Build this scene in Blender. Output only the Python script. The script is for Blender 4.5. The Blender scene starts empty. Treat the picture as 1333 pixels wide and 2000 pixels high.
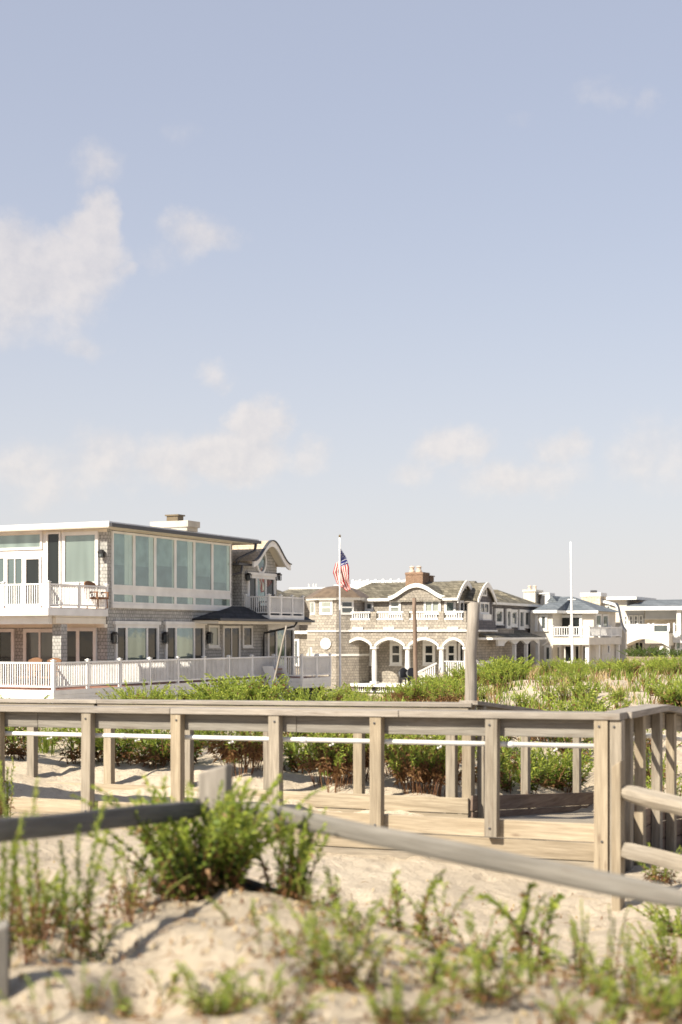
import bpy, bmesh, math, random
import numpy as np
from mathutils import Vector, Matrix, noise

# ------------------------------------------------------------------ camera, sky, sun, exposure
S = bpy.context.scene
COL = S.collection
EYE, FPX, HOR = 3.0, 2777.8, 1240.0      # eye height, focal length in photo pixels, horizon row
R = math.radians

cam_d = bpy.data.cameras.new("camera")
cam = bpy.data.objects.new("camera", cam_d)
COL.objects.link(cam)
cam.location = (0, 0, EYE)
cam.rotation_euler = (R(90), 0, 0)
cam_d.sensor_fit = 'VERTICAL'
cam_d.sensor_height = 36
cam_d.sensor_width = 24
cam_d.lens = 50
cam_d.shift_y = 0.12
cam_d.clip_start = 0.1
cam_d.clip_end = 8000
cam_d.dof.use_dof = True
cam_d.dof.focus_distance = 33
cam_d.dof.aperture_fstop = 1.55
S.camera = cam

SUN_EL, SUN_AZ = 39.0, math.atan2(-0.76, -0.65)     # azimuth measured from +Y towards +X
sun_d = bpy.data.lights.new("sun", 'SUN')
sun_d.energy = 5.0
sun_d.angle = R(0.55)
sun_d.color = (1.0, 0.915, 0.76)
sun = bpy.data.objects.new("sun", sun_d)
COL.objects.link(sun)
sdir = Vector((math.sin(SUN_AZ) * math.cos(R(SUN_EL)), math.cos(SUN_AZ) * math.cos(R(SUN_EL)), math.sin(R(SUN_EL))))
sun.rotation_euler = sdir.to_track_quat('Z', 'Y').to_euler()
sun.location = (-30, -30, 40)

S.view_settings.view_transform = 'Standard'
S.view_settings.look = 'None'
S.view_settings.gamma = 1
S.view_settings.exposure = 1.02
S.cycles.use_denoising = True
S.cycles.max_bounces = 6
S.cycles.transparent_max_bounces = 6
S.cycles.use_fast_gi = False


class NT:
    """tiny node-tree writer"""
    def __init__(s, tree):
        s.t = tree
        s.t.nodes.clear()

    def n(s, typ, ins=None, **props):
        nd = s.t.nodes.new(typ)
        for k, v in props.items():
            setattr(nd, k, v)
        for k, v in (ins or {}).items():
            sock = nd.inputs[k]
            if isinstance(v, bpy.types.NodeSocket):
                s.t.links.new(v, sock)
            else:
                sock.default_value = v
        return nd

    def math(s, op, a, b=0.0, c=None, clamp=False):
        ins = {0: a, 1: b}
        if c is not None:
            ins[2] = c
        return s.n('ShaderNodeMath', ins, operation=op, use_clamp=clamp).outputs[0]

    def mix(s, f, a, b, blend='MIX'):
        nd = s.n('ShaderNodeMix', data_type='RGBA', blend_type=blend)
        for k, v in ((0, f), (6, a), (7, b)):
            if isinstance(v, bpy.types.NodeSocket):
                s.t.links.new(v, nd.inputs[k])
            else:
                nd.inputs[k].default_value = v
        return nd.outputs[2]

    def ramp(s, f, stops, interp='LINEAR'):
        nd = s.n('ShaderNodeValToRGB', {0: f})
        cr = nd.color_ramp
        cr.interpolation = interp
        while len(cr.elements) < len(stops):
            cr.elements.new(0.5)
        for e, (p, c) in zip(cr.elements, stops):
            e.position = p
            e.color = (c[0], c[1], c[2], 1) if len(c) == 3 else c
        return nd.outputs[0]


def c4(c):
    return (c[0], c[1], c[2], 1)


W = bpy.data.worlds.new("World")
S.world = W
W.use_nodes = True
wt = NT(W.node_tree)
sky = wt.n('ShaderNodeTexSky', sky_type='NISHITA', sun_disc=False, sun_elevation=R(SUN_EL), sun_rotation=SUN_AZ,
           air_density=1.0, dust_density=1.0, ozone_density=1.6, altitude=0)
tc = wt.n('ShaderNodeTexCoord').outputs['Generated']
sep = wt.n('ShaderNodeSeparateXYZ', {0: tc})
az = wt.math('ARCTAN2', sep.outputs[0], sep.outputs[1])
el = wt.math('ARCSINE', sep.outputs[2])
# soft edges: the direction is jittered by noise before the cloud banks are measured
nz = wt.n('ShaderNodeTexNoise', {'Vector': tc, 'Scale': 20.0, 'Detail': 8.0, 'Roughness': 0.6})
ns = wt.n('ShaderNodeSeparateColor', {0: nz.outputs['Color']})
azn = wt.math('MULTIPLY_ADD', wt.math('SUBTRACT', ns.outputs[0], 0.5), 0.060, az)
eln = wt.math('MULTIPLY_ADD', wt.math('SUBTRACT', ns.outputs[1], 0.5), 0.045, el)
CLOUDS = [  # where each bank stands in the sky: bearing, elevation, half sizes (all as photo pixels), weight
    (184, 445, 50, 52, 1.0), (150, 520, 90, 62, .95), (50, 560, 130, 85, 1.0), (20, 640, 130, 60, .6), (255, 530, 24, 20, .6),
    (188, 338, 50, 36, .5), (385, 468, 66, 38, .62), (330, 500, 60, 28, .35), (350, 262, 40, 22, .25), (170, 682, 38, 26, .5), (414, 722, 36, 24, .55), (490, 830, 52, 48, 1.0),
    (460, 888, 80, 50, .95), (585, 905, 50, 36, .62), (335, 905, 66, 46, .66), (190, 912, 100, 56, .66), (30, 930, 90, 56, .62),
    (880, 872, 78, 38, .8), (810, 912, 56, 32, .62), (1020, 938, 110, 36, .62), (1092, 888, 46, 38, .72), (1290, 900, 80, 70, .5),
    (1178, 206, 44, 30, .42), (1246, 216, 30, 22, .36), (1016, 246, 28, 16, .25)]
acc = None
for (px, py, rx, ry, w) in CLOUDS:
    a0, e0 = math.atan((px - 666.5) / FPX), math.atan((HOR - py) / FPX)
    dx = wt.math('DIVIDE', wt.math('SUBTRACT', azn, a0), rx / FPX * 1.5)
    dy = wt.math('DIVIDE', wt.math('SUBTRACT', eln, e0), ry / FPX * 1.5)
    d2 = wt.math('ADD', wt.math('MULTIPLY', dx, dx), wt.math('MULTIPLY', dy, dy))
    v = wt.math('MULTIPLY', wt.math('SUBTRACT', 1.0, d2, clamp=True), w)
    acc = v if acc is None else wt.math('MAXIMUM', acc, v)


def puff(off):
    vv = wt.n('ShaderNodeVectorMath', {0: tc, 1: off}, operation='ADD').outputs[0]
    return wt.n('ShaderNodeTexNoise', {'Vector': vv, 'Scale': 26.0, 'Detail': 10.0, 'Roughness': 0.62}).outputs[0]


p0 = puff((0, 0, 0))
p1 = puff((-0.005, 0, 0.006))            # one step towards the sun: its difference shades the billows
den = wt.math('MULTIPLY_ADD', p0, 0.9, wt.math('SUBTRACT', acc, 0.62))
cl = wt.n('ShaderNodeMapRange', {0: den, 1: -0.16, 2: 0.74, 3: 0.0, 4: 1.0}, interpolation_type='SMOOTHERSTEP').outputs[0]
cl = wt.math('MULTIPLY', cl, wt.math('GREATER_THAN', acc, 0.0001))
lit = wt.math('MULTIPLY_ADD', wt.math('SUBTRACT', p0, p1), 4.0, 0.62, clamp=True)
haze = wt.math('POWER', wt.math('SUBTRACT', 1.0, wt.math('MULTIPLY', wt.math('ABSOLUTE', el), 2.05), clamp=True), 2.4)
pale = wt.n('ShaderNodeMapRange', {0: el, 1: 0.44, 2: 1.0, 3: 0.72, 4: 0.30}, interpolation_type='SMOOTHSTEP').outputs[0]   # deeper blue overhead
skyc = wt.mix(pale, wt.mix(1.0, sky.outputs[0], (1.25, 1.25, 1.25, 1), 'MULTIPLY'), (2.98, 3.05, 3.55, 1))         # summer moisture pales the blue
skyc = wt.mix(wt.math('MULTIPLY', haze, 0.85), skyc, (4.85, 4.62, 4.5, 1))
ccol = wt.mix(lit, (4.5, 4.15, 4.0, 1), (5.7, 5.1, 4.6, 1))
skyc = wt.mix(wt.math('MULTIPLY', cl, 0.52), skyc, ccol)
bg = wt.n('ShaderNodeBackground', {'Color': skyc, 'Strength': 0.085})
wo = wt.n('ShaderNodeOutputWorld', {'Surface': bg.outputs[0]})

# ------------------------------------------------------------------ materials
M = {}


def newmat(name):
    m = bpy.data.materials.new(name)
    m.use_nodes = True
    M[name] = m
    return m, NT(m.node_tree)


def finish(t, color, rough=0.7, bump=None, bstr=0.3, bdist=0.01, **kw):
    ins = {'Base Color': color, 'Roughness': rough}
    ins.update(kw)
    if bump is not None:
        ins['Normal'] = t.n('ShaderNodeBump', {'Height': bump, 'Strength': bstr, 'Distance': bdist}).outputs[0]
    b = t.n('ShaderNodeBsdfPrincipled', ins)
    t.n('ShaderNodeOutputMaterial', {'Surface': b.outputs[0]})
    return b


def objco(t):
    return t.n('ShaderNodeTexCoord').outputs['Object']


def paint(name, c, rough=0.55, var=0.08, spec=0.4):
    m, t = newmat(name)
    n = t.n('ShaderNodeTexNoise', {'Vector': objco(t), 'Scale': 1.6, 'Detail': 5.0})
    d = tuple(x * (1 - var * 2) for x in c)
    col = t.mix(t.math('MULTIPLY_ADD', n.outputs[0], 2.2, -0.6, clamp=True), c4(d), c4(c))
    finish(t, col, rough, **{'Specular IOR Level': spec})


def shingle(name, c1, c2, wth=0.16, row=0.14, dark=0.45):
    m, t = newmat(name)
    s = t.n('ShaderNodeSeparateXYZ', {0: objco(t)})
    v = t.n('ShaderNodeCombineXYZ', {0: t.math('ADD', s.outputs[0], s.outputs[1]), 1: s.outputs[2], 2: 0.0}).outputs[0]
    br = t.n('ShaderNodeTexBrick', {'Vector': v, 'Color1': c4(c1), 'Color2': c4(c2), 'Mortar': c4([x * dark for x in c1]),
                                    'Scale': 1.0, 'Mortar Size': 0.012, 'Mortar Smooth': 0.4, 'Bias': 0.0,
                                    'Brick Width': wth, 'Row Height': row})
    n = t.n('ShaderNodeTexNoise', {'Vector': objco(t), 'Scale': 0.9, 'Detail': 6.0, 'Roughness': 0.65})
    f = t.n('ShaderNodeTexNoise', {'Vector': v, 'Scale': 9.0, 'Detail': 2.0})
    k = t.math('MULTIPLY_ADD', n.outputs[0], 0.9, t.math('MULTIPLY_ADD', f.outputs[0], 0.7, 0.2))
    kk = t.n('ShaderNodeCombineColor', {0: k, 1: k, 2: k}).outputs[0]
    col = t.mix(1.0, br.outputs[0], kk, 'MULTIPLY')
    finish(t, col, 0.85, br.outputs[1], -0.5, 0.02, **{'Specular IOR Level': 0.2})


def wood(name, c1, c2, axis, knots=True):
    m, t = newmat(name)
    sc = [16.0, 16.0, 16.0]
    sc[axis] = 0.8
    oi = t.n('ShaderNodeObjectInfo')
    v0 = t.n('ShaderNodeVectorMath', {0: objco(t), 1: oi.outputs['Location']}, operation='ADD').outputs[0]
    rnd = t.math('MULTIPLY', oi.outputs['Random'], 37.0)
    off = t.n('ShaderNodeCombineXYZ', {0: rnd, 1: rnd, 2: rnd}).outputs[0]
    v1 = t.n('ShaderNodeVectorMath', {0: v0, 1: off}, operation='ADD').outputs[0]
    v = t.n('ShaderNodeMapping', {'Vector': v1, 'Scale': sc}).outputs[0]
    n1 = t.n('ShaderNodeTexNoise', {'Vector': v, 'Scale': 1.0, 'Detail': 6.0, 'Roughness': 0.6, 'Distortion': 0.9})
    v2 = t.n('ShaderNodeMapping', {'Vector': v1, 'Scale': [x * 5 for x in sc]}).outputs[0]
    n2 = t.n('ShaderNodeTexNoise', {'Vector': v2, 'Scale': 1.0, 'Detail': 4.0})
    n3 = t.n('ShaderNodeTexNoise', {'Vector': v1, 'Scale': 1.3, 'Detail': 3.0})
    col = t.ramp(n1.outputs[0], [(0.28, c1), (0.62, c2)])
    col = t.mix(t.math('MULTIPLY_ADD', n2.outputs[0], 1.6, -0.55, clamp=True), t.mix(1.0, col, (0.62, 0.60, 0.58, 1), 'MULTIPLY'), col)
    col = t.mix(t.math('MULTIPLY_ADD', n3.outputs[0], 1.4, -0.45, clamp=True), t.mix(1.0, col, (0.80, 0.82, 0.86, 1), 'MULTIPLY'), col)
    k = t.math('MULTIPLY_ADD', oi.outputs['Random'], 0.28, 0.86)
    col = t.mix(1.0, col, t.n('ShaderNodeCombineColor', {0: k, 1: k, 2: k}).outputs[0], 'MULTIPLY')
    if knots:
        vo = t.n('ShaderNodeTexVoronoi', {'Vector': t.n('ShaderNodeMapping', {'Vector': v1, 'Scale': [1.5 if i == axis else 4.5 for i in range(3)]}).outputs[0], 'Scale': 1.0})
        kf = t.math('SUBTRACT', 1.0, t.math('MULTIPLY', vo.outputs['Distance'], 9.0), clamp=True)
        col = t.mix(t.math('MULTIPLY', kf, 0.8), col, (0.10, 0.06, 0.04, 1))
    sv = [3.0, 3.0, 3.0]; sv[axis] = 0.35
    n4 = t.n('ShaderNodeTexNoise', {'Vector': t.n('ShaderNodeMapping', {'Vector': v1, 'Scale': [q * 4 for q in sv]}).outputs[0], 'Scale': 1.0, 'Detail': 5.0, 'Roughness': 0.7})
    col = t.mix(t.math('MULTIPLY_ADD', n4.outputs[0], 5.0, -2.95, clamp=True), col, (0.12, 0.085, 0.06, 1))
    finish(t, col, 0.82, n2.outputs[0], 0.5, 0.006, **{'Specular IOR Level': 0.2})


def glass(name, c, rough=0.06, metal=0.0, spec=0.8, emit=None):
    m, t = newmat(name)
    co = objco(t)
    oi = t.n('ShaderNodeObjectInfo')
    n = t.n('ShaderNodeTexNoise', {'Vector': co, 'Scale': 0.55, 'Detail': 3.0})
    n2 = t.n('ShaderNodeTexNoise', {'Vector': t.n('ShaderNodeMapping', {'Vector': co, 'Scale': (2.2, 2.2, .25)}).outputs[0], 'Scale': 1.0, 'Detail': 1.0})
    k = t.math('MULTIPLY_ADD', oi.outputs['Random'], 0.35, t.math('MULTIPLY', n2.outputs[0], 0.65))
    col = t.mix(t.math('MULTIPLY_ADD', k, 1.5, -0.3, clamp=True), c4([x * .62 for x in c]), c4([min(1, x * 1.3) for x in c]))
    finish(t, col, rough, n.outputs[0], 0.10, 0.08, Metallic=metal, **{'Specular IOR Level': spec})


def leafmat(name, c1, c2, trans=0.35):
    m, t = newmat(name)
    g = t.n('ShaderNodeNewGeometry')
    oi = t.n('ShaderNodeObjectInfo')
    r = t.math('FRACT', t.math('ADD', g.outputs['Random Per Island'], t.math('MULTIPLY', oi.outputs['Random'], 0.35)))
    col = t.mix(r, c4(c1), c4(c2))
    b = t.n('ShaderNodeBsdfPrincipled', {'Base Color': col, 'Roughness': 0.55, 'Specular IOR Level': 0.3})
    tr = t.n('ShaderNodeBsdfTranslucent', {'Color': col})
    mx = t.n('ShaderNodeMixShader', {0: trans, 1: b.outputs[0], 2: tr.outputs[0]})
    t.n('ShaderNodeOutputMaterial', {'Surface': mx.outputs[0]})


# sand
m, t = newmat('sand')
co = objco(t)
n1 = t.n('ShaderNodeTexNoise', {'Vector': co, 'Scale': 0.35, 'Detail': 5.0})
n2 = t.n('ShaderNodeTexNoise', {'Vector': co, 'Scale': 7.0, 'Detail': 7.0, 'Roughness': 0.65})
n3 = t.n('ShaderNodeTexNoise', {'Vector': co, 'Scale': 60.0, 'Detail': 5.0, 'Roughness': 0.7})
vo = t.n('ShaderNodeTexVoronoi', {'Vector': co, 'Scale': 7.0, 'Randomness': 1.0})
col = t.ramp(n1.outputs[0], [(0.3, (0.575, 0.49, 0.38)), (0.7, (0.69, 0.60, 0.475))])
col = t.mix(t.math('MULTIPLY_ADD', n2.outputs[0], 1.6, -0.45, clamp=True), t.mix(1.0, col, (0.80, 0.77, 0.74, 1), 'MULTIPLY'), col)
col = t.mix(t.math('MULTIPLY_ADD', n3.outputs[0], 3.4, -1.95, clamp=True), col, (0.33, 0.26, 0.18, 1))
sp = t.math('LESS_THAN', vo.outputs['Distance'], 0.10)
col = t.mix(t.math('MULTIPLY', sp, 0.5), col, (0.22, 0.15, 0.09, 1))
hgt = t.math('MULTIPLY_ADD', n3.outputs[0], 0.30, t.math('MULTIPLY', n2.outputs[0], 1.0))
finish(t, col, 0.95, hgt, 1.0, 0.09, **{'Specular IOR Level': 0.1})

paint('white_paint', (0.76, 0.755, 0.74), 0.55, 0.11)
paint('white_trim', (0.73, 0.72, 0.69), 0.55, 0.10)
paint('cream', (0.72, 0.66, 0.55))
paint('soffit', (0.66, 0.62, 0.52))
paint('stucco', (0.62, 0.575, 0.50), 0.85, 0.10)
paint('grey_siding', (0.56, 0.57, 0.58), 0.7)
paint('black_metal', (0.018, 0.018, 0.02), 0.45, 0.1)
paint('dark_metal', (0.05, 0.05, 0.055), 0.4)
paint('underdeck_shade', (0.022, 0.022, 0.022), 0.6, 0.2)  # near-black colour carries the shade under decks and porches
paint('deck_board', (0.34, 0.17, 0.12), 0.7, 0.15)
paint('chimney_stone', (0.47, 0.44, 0.39), 0.9, 0.15)
paint('wicker', (0.24, 0.12, 0.06), 0.8, 0.2)
paint('flagpole_white', (0.80, 0.80, 0.80), 0.35)
paint('pot', (0.55, 0.45, 0.36), 0.6)
paint('copper', (0.16, 0.12, 0.07), 0.5, 0.2)
paint('blind', (0.55, 0.58, 0.55), 0.4, 0.1)
shingle('shingle_grey', (0.30, 0.295, 0.28), (0.40, 0.39, 0.365))
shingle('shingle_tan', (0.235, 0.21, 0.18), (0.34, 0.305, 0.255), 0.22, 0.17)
shingle('shingle_shaded', (0.10, 0.095, 0.10), (0.15, 0.14, 0.145), 0.22, 0.17)  # darker shingle copy: the shade of right-facing walls is in the colour
shingle('roof_brown', (0.085, 0.075, 0.055), (0.18, 0.16, 0.12), 0.3, 0.16, 0.5)
shingle('roof_tan', (0.42, 0.34, 0.25), (0.50, 0.41, 0.30), 0.3, 0.16, 0.6)
shingle('roof_slate', (0.105, 0.12, 0.135), (0.15, 0.165, 0.18), 0.3, 0.16, 0.6)
shingle('roof_black', (0.03, 0.03, 0.034), (0.05, 0.05, 0.055), 0.3, 0.16, 0.6)
shingle('brick', (0.21, 0.135, 0.09), (0.27, 0.175, 0.12), 0.22, 0.08, 0.7)
shingle('stone', (0.50, 0.42, 0.31), (0.64, 0.55, 0.42), 0.42, 0.2, 0.65)
m, t = newmat('copper_roof')
s_ = t.n('ShaderNodeTexNoise', {'Vector': objco(t), 'Scale': 3.0, 'Detail': 4.0})
finish(t, t.ramp(s_.outputs[0], [(.3, (0.10, 0.07, 0.045)), (.7, (0.16, 0.115, 0.075))]), 0.5)
glass('sea_glass', (0.255, 0.325, 0.315), 0.04, 0.75, 0.8)
m, t = newmat('clear_pane')
co_ = objco(t)
bn = t.n('ShaderNodeBump', {'Height': t.n('ShaderNodeTexNoise', {'Vector': co_, 'Scale': 0.5, 'Detail': 2.0}).outputs[0], 'Strength': 0.12, 'Distance': 0.08}).outputs[0]
gl_ = t.n('ShaderNodeBsdfGlossy', {'Color': (0.90, 0.96, 0.95, 1), 'Roughness': 0.03, 'Normal': bn})
tr_n = t.n('ShaderNodeBsdfTransparent', {'Color': (0.86, 0.92, 0.90, 1)})
t.n('ShaderNodeOutputMaterial', {'Surface': t.n('ShaderNodeMixShader', {0: 0.15, 1: tr_n.outputs[0], 2: gl_.outputs[0]}).outputs[0]})
paint('reflection_pale', (0.34, 0.42, 0.40), 0.9, 0.3)
paint('reflection_dark', (0.17, 0.22, 0.225), 0.9, 0.3)
paint('curtain', (0.80, 0.78, 0.70), 0.9, 0.1)
glass('pale_glass', (0.30, 0.37, 0.34), 0.06, 0.45, 0.8)
glass('dark_glass', (0.018, 0.022, 0.022), 0.05, 0.0, 0.5)
glass('grey_glass', (0.10, 0.115, 0.115), 0.06, 0.1, 0.6)
glass('blind_glass', (0.30, 0.32, 0.28), 0.10, 0.1, 0.6)
WOODC = ((0.29, 0.25, 0.195), (0.46, 0.40, 0.315))
for i, ax in enumerate('xyz'):
    wood('wood_' + ax, WOODC[0], WOODC[1], i)
    wood('tan_wood_' + ax, (0.36, 0.29, 0.20), (0.54, 0.45, 0.325), i)
    wood('old_wood_' + ax, (0.30, 0.265, 0.225), (0.47, 0.42, 0.36), i, False)
    wood('grey_wood_' + ax, (0.20, 0.185, 0.16), (0.32, 0.295, 0.255), i)
    wood('dark_wood_' + ax, (0.12, 0.118, 0.115), (0.22, 0.21, 0.20), i, False)  # fence rail wood with its shade put into the colour
    wood('brown_wood_' + ax, (0.20, 0.135, 0.095), (0.34, 0.25, 0.19), i)
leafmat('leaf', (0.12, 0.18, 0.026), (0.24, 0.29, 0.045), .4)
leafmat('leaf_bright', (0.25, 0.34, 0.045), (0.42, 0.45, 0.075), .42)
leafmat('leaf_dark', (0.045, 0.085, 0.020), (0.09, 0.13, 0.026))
leafmat('leaf_dry', (0.13, 0.055, 0.022), (0.27, 0.16, 0.07), 0.2)
leafmat('straw', (0.40, 0.30, 0.15), (0.52, 0.40, 0.22), 0.25)
leafmat('stem_red', (0.13, 0.055, 0.03), (0.20, 0.11, 0.05), 0.0)
leafmat('stem_green', (0.12, 0.16, 0.03), (0.20, 0.22, 0.05), 0.0)
# flag cloth
m, t = newmat('flag_cloth')
uv = t.n('ShaderNodeUVMap').outputs[0]
s_ = t.n('ShaderNodeSeparateXYZ', {0: uv})
stripe = t.math('LESS_THAN', t.math('FRACT', t.math('MULTIPLY', s_.outputs[1], 6.5)), 0.5)
col = t.mix(stripe, (0.72, 0.68, 0.64, 1), (0.42, 0.008, 0.016, 1))
can = t.math('MULTIPLY', t.math('LESS_THAN', s_.outputs[0], 0.4), t.math('GREATER_THAN', s_.outputs[1], 6 / 13))
gx = t.math('SUBTRACT', t.math('FRACT', t.math('MULTIPLY', s_.outputs[0], 6 / 0.4)), 0.5)
gy = t.math('SUBTRACT', t.math('FRACT', t.math('MULTIPLY', t.math('SUBTRACT', s_.outputs[1], 6 / 13), 5 * 13 / 7)), 0.5)
st = t.math('LESS_THAN', t.math('ADD', t.math('MULTIPLY', gx, gx), t.math('MULTIPLY', gy, gy)), 0.06)
col = t.mix(can, col, t.mix(st, (0.010, 0.015, 0.16, 1), (0.75, 0.75, 0.75, 1)))
b = t.n('ShaderNodeBsdfPrincipled', {'Base Color': col, 'Roughness': 0.8})
tr = t.n('ShaderNodeBsdfTranslucent', {'Color': col})
mx = t.n('ShaderNodeMixShader', {0: 0.15, 1: b.outputs[0], 2: tr.outputs[0]})
t.n('ShaderNodeOutputMaterial', {'Surface': mx.outputs[0]})


# ------------------------------------------------------------------ mesh building
class MB:
    def __init__(s):
        s.v, s.f, s.mi = [], [], []

    def add(s, vs, fs, mi=0):
        b = len(s.v)
        s.v += [tuple(p) for p in vs]
        s.f += [tuple(b + i for i in f) for f in fs]
        s.mi += [mi] * len(fs)
        return s

    def box(s, x0, x1, y0, y1, z0, z1, mi=0):
        x0, x1 = min(x0, x1), max(x0, x1)
        y0, y1 = min(y0, y1), max(y0, y1)
        z0, z1 = min(z0, z1), max(z0, z1)
        vs = [(x, y, z) for z in (z0, z1) for x, y in ((x0, y0), (x1, y0), (x1, y1), (x0, y1))]
        return s.add(vs, [(3, 2, 1, 0), (4, 5, 6, 7), (0, 1, 5, 4), (1, 2, 6, 5), (2, 3, 7, 6), (3, 0, 4, 7)], mi)

    def hexa(s, lo, hi, mi=0):
        """eight corners: four below, four above, both counter-clockwise"""
        return s.add(list(lo) + list(hi), [(3, 2, 1, 0), (4, 5, 6, 7), (0, 1, 5, 4), (1, 2, 6, 5), (2, 3, 7, 6), (3, 0, 4, 7)], mi)

    def beam(s, p0, p1, w, h, mi=0, up=(0, 0, 1)):
        """bar from p0 to p1 (centre line), w across, h along up"""
        p0, p1, up = Vector(p0), Vector(p1), Vector(up)
        d = (p1 - p0).normalized()
        sd = d.cross(up)
        sd = sd.normalized() if sd.length > 1e-6 else Vector((1, 0, 0))
        uu = sd.cross(d).normalized()
        a, b = sd * (w / 2), uu * (h / 2)
        lo = [p0 - a - b, p0 + a - b, p0 + a + b, p0 - a + b]
        hi = [p1 - a - b, p1 + a - b, p1 + a + b, p1 - a + b]
        return s.hexa(lo, hi, mi)

    def tube(s, pts, rad, n=8, mi=0, cap=True):
        pts = [Vector(p) for p in pts]
        rad = rad if isinstance(rad, (list, tuple)) else [rad] * len(pts)
        b = len(s.v)
        ref = Vector((0.31, 0.95, 0.05))
        for i, p in enumerate(pts):
            d = (pts[min(i + 1, len(pts) - 1)] - pts[max(i - 1, 0)]).normalized()
            a = d.cross(ref)
            if a.length < 1e-3:
                a = d.cross(Vector((1, 0, 0)))
            a.normalize()
            c = d.cross(a)
            for k in range(n):
                th = 2 * math.pi * k / n
                s.v.append(tuple(p + (a * math.cos(th) + c * math.sin(th)) * rad[i]))
        for i in range(len(pts) - 1):
            for k in range(n):
                s.f.append((b + i * n + k, b + i * n + (k + 1) % n, b + (i + 1) * n + (k + 1) % n, b + (i + 1) * n + k))
                s.mi.append(mi)
        if cap:
            s.f.append(tuple(b + k for k in range(n))[::-1]); s.mi.append(mi)
            e = b + (len(pts) - 1) * n
            s.f.append(tuple(e + k for k in range(n))); s.mi.append(mi)
        return s

    def lathe(s, cx, cy, prof, n=12, mi=0):
        return s.tube([(cx, cy, z) for r, z in prof], [r for r, z in prof], n, mi)

    def strip(s, lower, upper, mi=0):
        """closed solid between two matched rows of 3D points given as (front, back) pairs:
        lower[i] = (front point, back point), upper[i] likewise"""
        n = len(lower)
        vs = []
        for i in range(n):
            vs += [lower[i][0], lower[i][1], upper[i][0], upper[i][1]]
        fs = [(0, 1, 3, 2)]
        for i in range(n - 1):
            a, b = i * 4, i * 4 + 4
            fs += [(a, a + 2, b + 2, b), (a + 1, b + 1, b + 3, a + 3), (a, b, b + 1, a + 1), (a + 2, a + 3, b + 3, b + 2)]
        e = (n - 1) * 4
        fs.append((e, e + 2, e + 3, e + 1))
        return s.add(vs, fs, mi)

    def build(s, name, mats, parent=None, smooth=False, bevel=0.0, loc=None, uv=None):
        me = bpy.data.meshes.new(name)
        me.from_pydata(s.v, [], s.f)
        for mm in (mats if isinstance(mats, (list, tuple)) else [mats]):
            me.materials.append(M[mm])
        me.polygons.foreach_set('material_index', s.mi)
        bm = bmesh.new()
        bm.from_mesh(me)
        bmesh.ops.recalc_face_normals(bm, faces=bm.faces)
        bm.to_mesh(me)
        bm.free()
        if smooth:
            me.polygons.foreach_set('use_smooth', [True] * len(me.polygons))
        o = bpy.data.objects.new(name, me)
        COL.objects.link(o)
        if parent is not None:
            o.parent = parent
        if loc is not None:
            o.location = loc
        if bevel:
            md = o.modifiers.new('bevel', 'BEVEL')
            md.width = bevel
            md.segments = 2
            md.limit_method = 'ANGLE'
        return o


def tag(o, label=None, cat=None, group=None, kind=None):
    if label: o['label'] = label
    if cat: o['category'] = cat
    if group: o['group'] = group
    if kind: o['kind'] = kind
    return o


def empty(name, loc, rz=0.0):
    o = bpy.data.objects.new(name, None)
    COL.objects.link(o)
    o.location = loc
    o.rotation_euler = (0, 0, rz)
    o.empty_display_size = 0.3
    return o


GRID = math.atan2(-0.436, 0.9)          # the shore's street grid: local x runs right, local y runs inland


class Frame:
    """a local frame; a pixel of the photo is turned into a point on one of its walls when measuring"""
    def __init__(s, px, D, z0=0.0, ang=GRID):
        s.O = Vector(((px - 666.5) / FPX * D, D, z0))
        s.ang = ang
        c, n = math.cos(ang), math.sin(ang)
        s.u, s.v = Vector((c, n, 0)), Vector((-n, c, 0))
        q = Vector((0, 0, EYE)) - s.O
        s.c = (q.dot(s.u), q.dot(s.v), q.z)

    def ray(s, px, py):
        d = Vector(((px - 666.5) / FPX, 1, (HOR - py) / FPX))
        return d.dot(s.u), d.dot(s.v), d.z

    def fy(s, px, py, y):                # on the wall y = const -> (x, z)
        a, b, c = s.ray(px, py)
        t = (y - s.c[1]) / b
        return s.c[0] + a * t, s.c[2] + c * t

    def fx(s, px, py, x):                # on the wall x = const -> (y, z)
        a, b, c = s.ray(px, py)
        t = (x - s.c[0]) / a
        return s.c[1] + b * t, s.c[2] + c * t

    def world(s, x, y, z=0):
        return s.O + s.u * x + s.v * y + Vector((0, 0, z))


class Wall:
    """wall plane y = c facing -y, or x = c facing +x; a runs along it, d stands out of it"""
    def __init__(s, fr, ax, c):
        s.fr, s.ax, s.c = fr, ax, c

    def at(s, px, py):
        return s.fr.fy(px, py, s.c) if s.ax == 'y' else s.fr.fx(px, py, s.c)

    def a(s, px):
        return s.at(px, 1200)[0]

    def z(s, px, py):
        return s.at(px, py)[1]

    def rect(s, x0, y0, x1, y1):
        (a0, z1), (a1, z0) = s.at(x0, y0), s.at(x1, y1)
        return a0, a1, z0, z1

    def box(s, mb, a0, a1, z0, z1, d0, d1, mi=0):
        if s.ax == 'y':
            return mb.box(a0, a1, s.c - d1, s.c - d0, z0, z1, mi)
        return mb.box(s.c + d0, s.c + d1, a0, a1, z0, z1, mi)

    def p(s, a, z, d):
        return (a, s.c - d, z) if s.ax == 'y' else (s.c + d, a, z)


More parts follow.
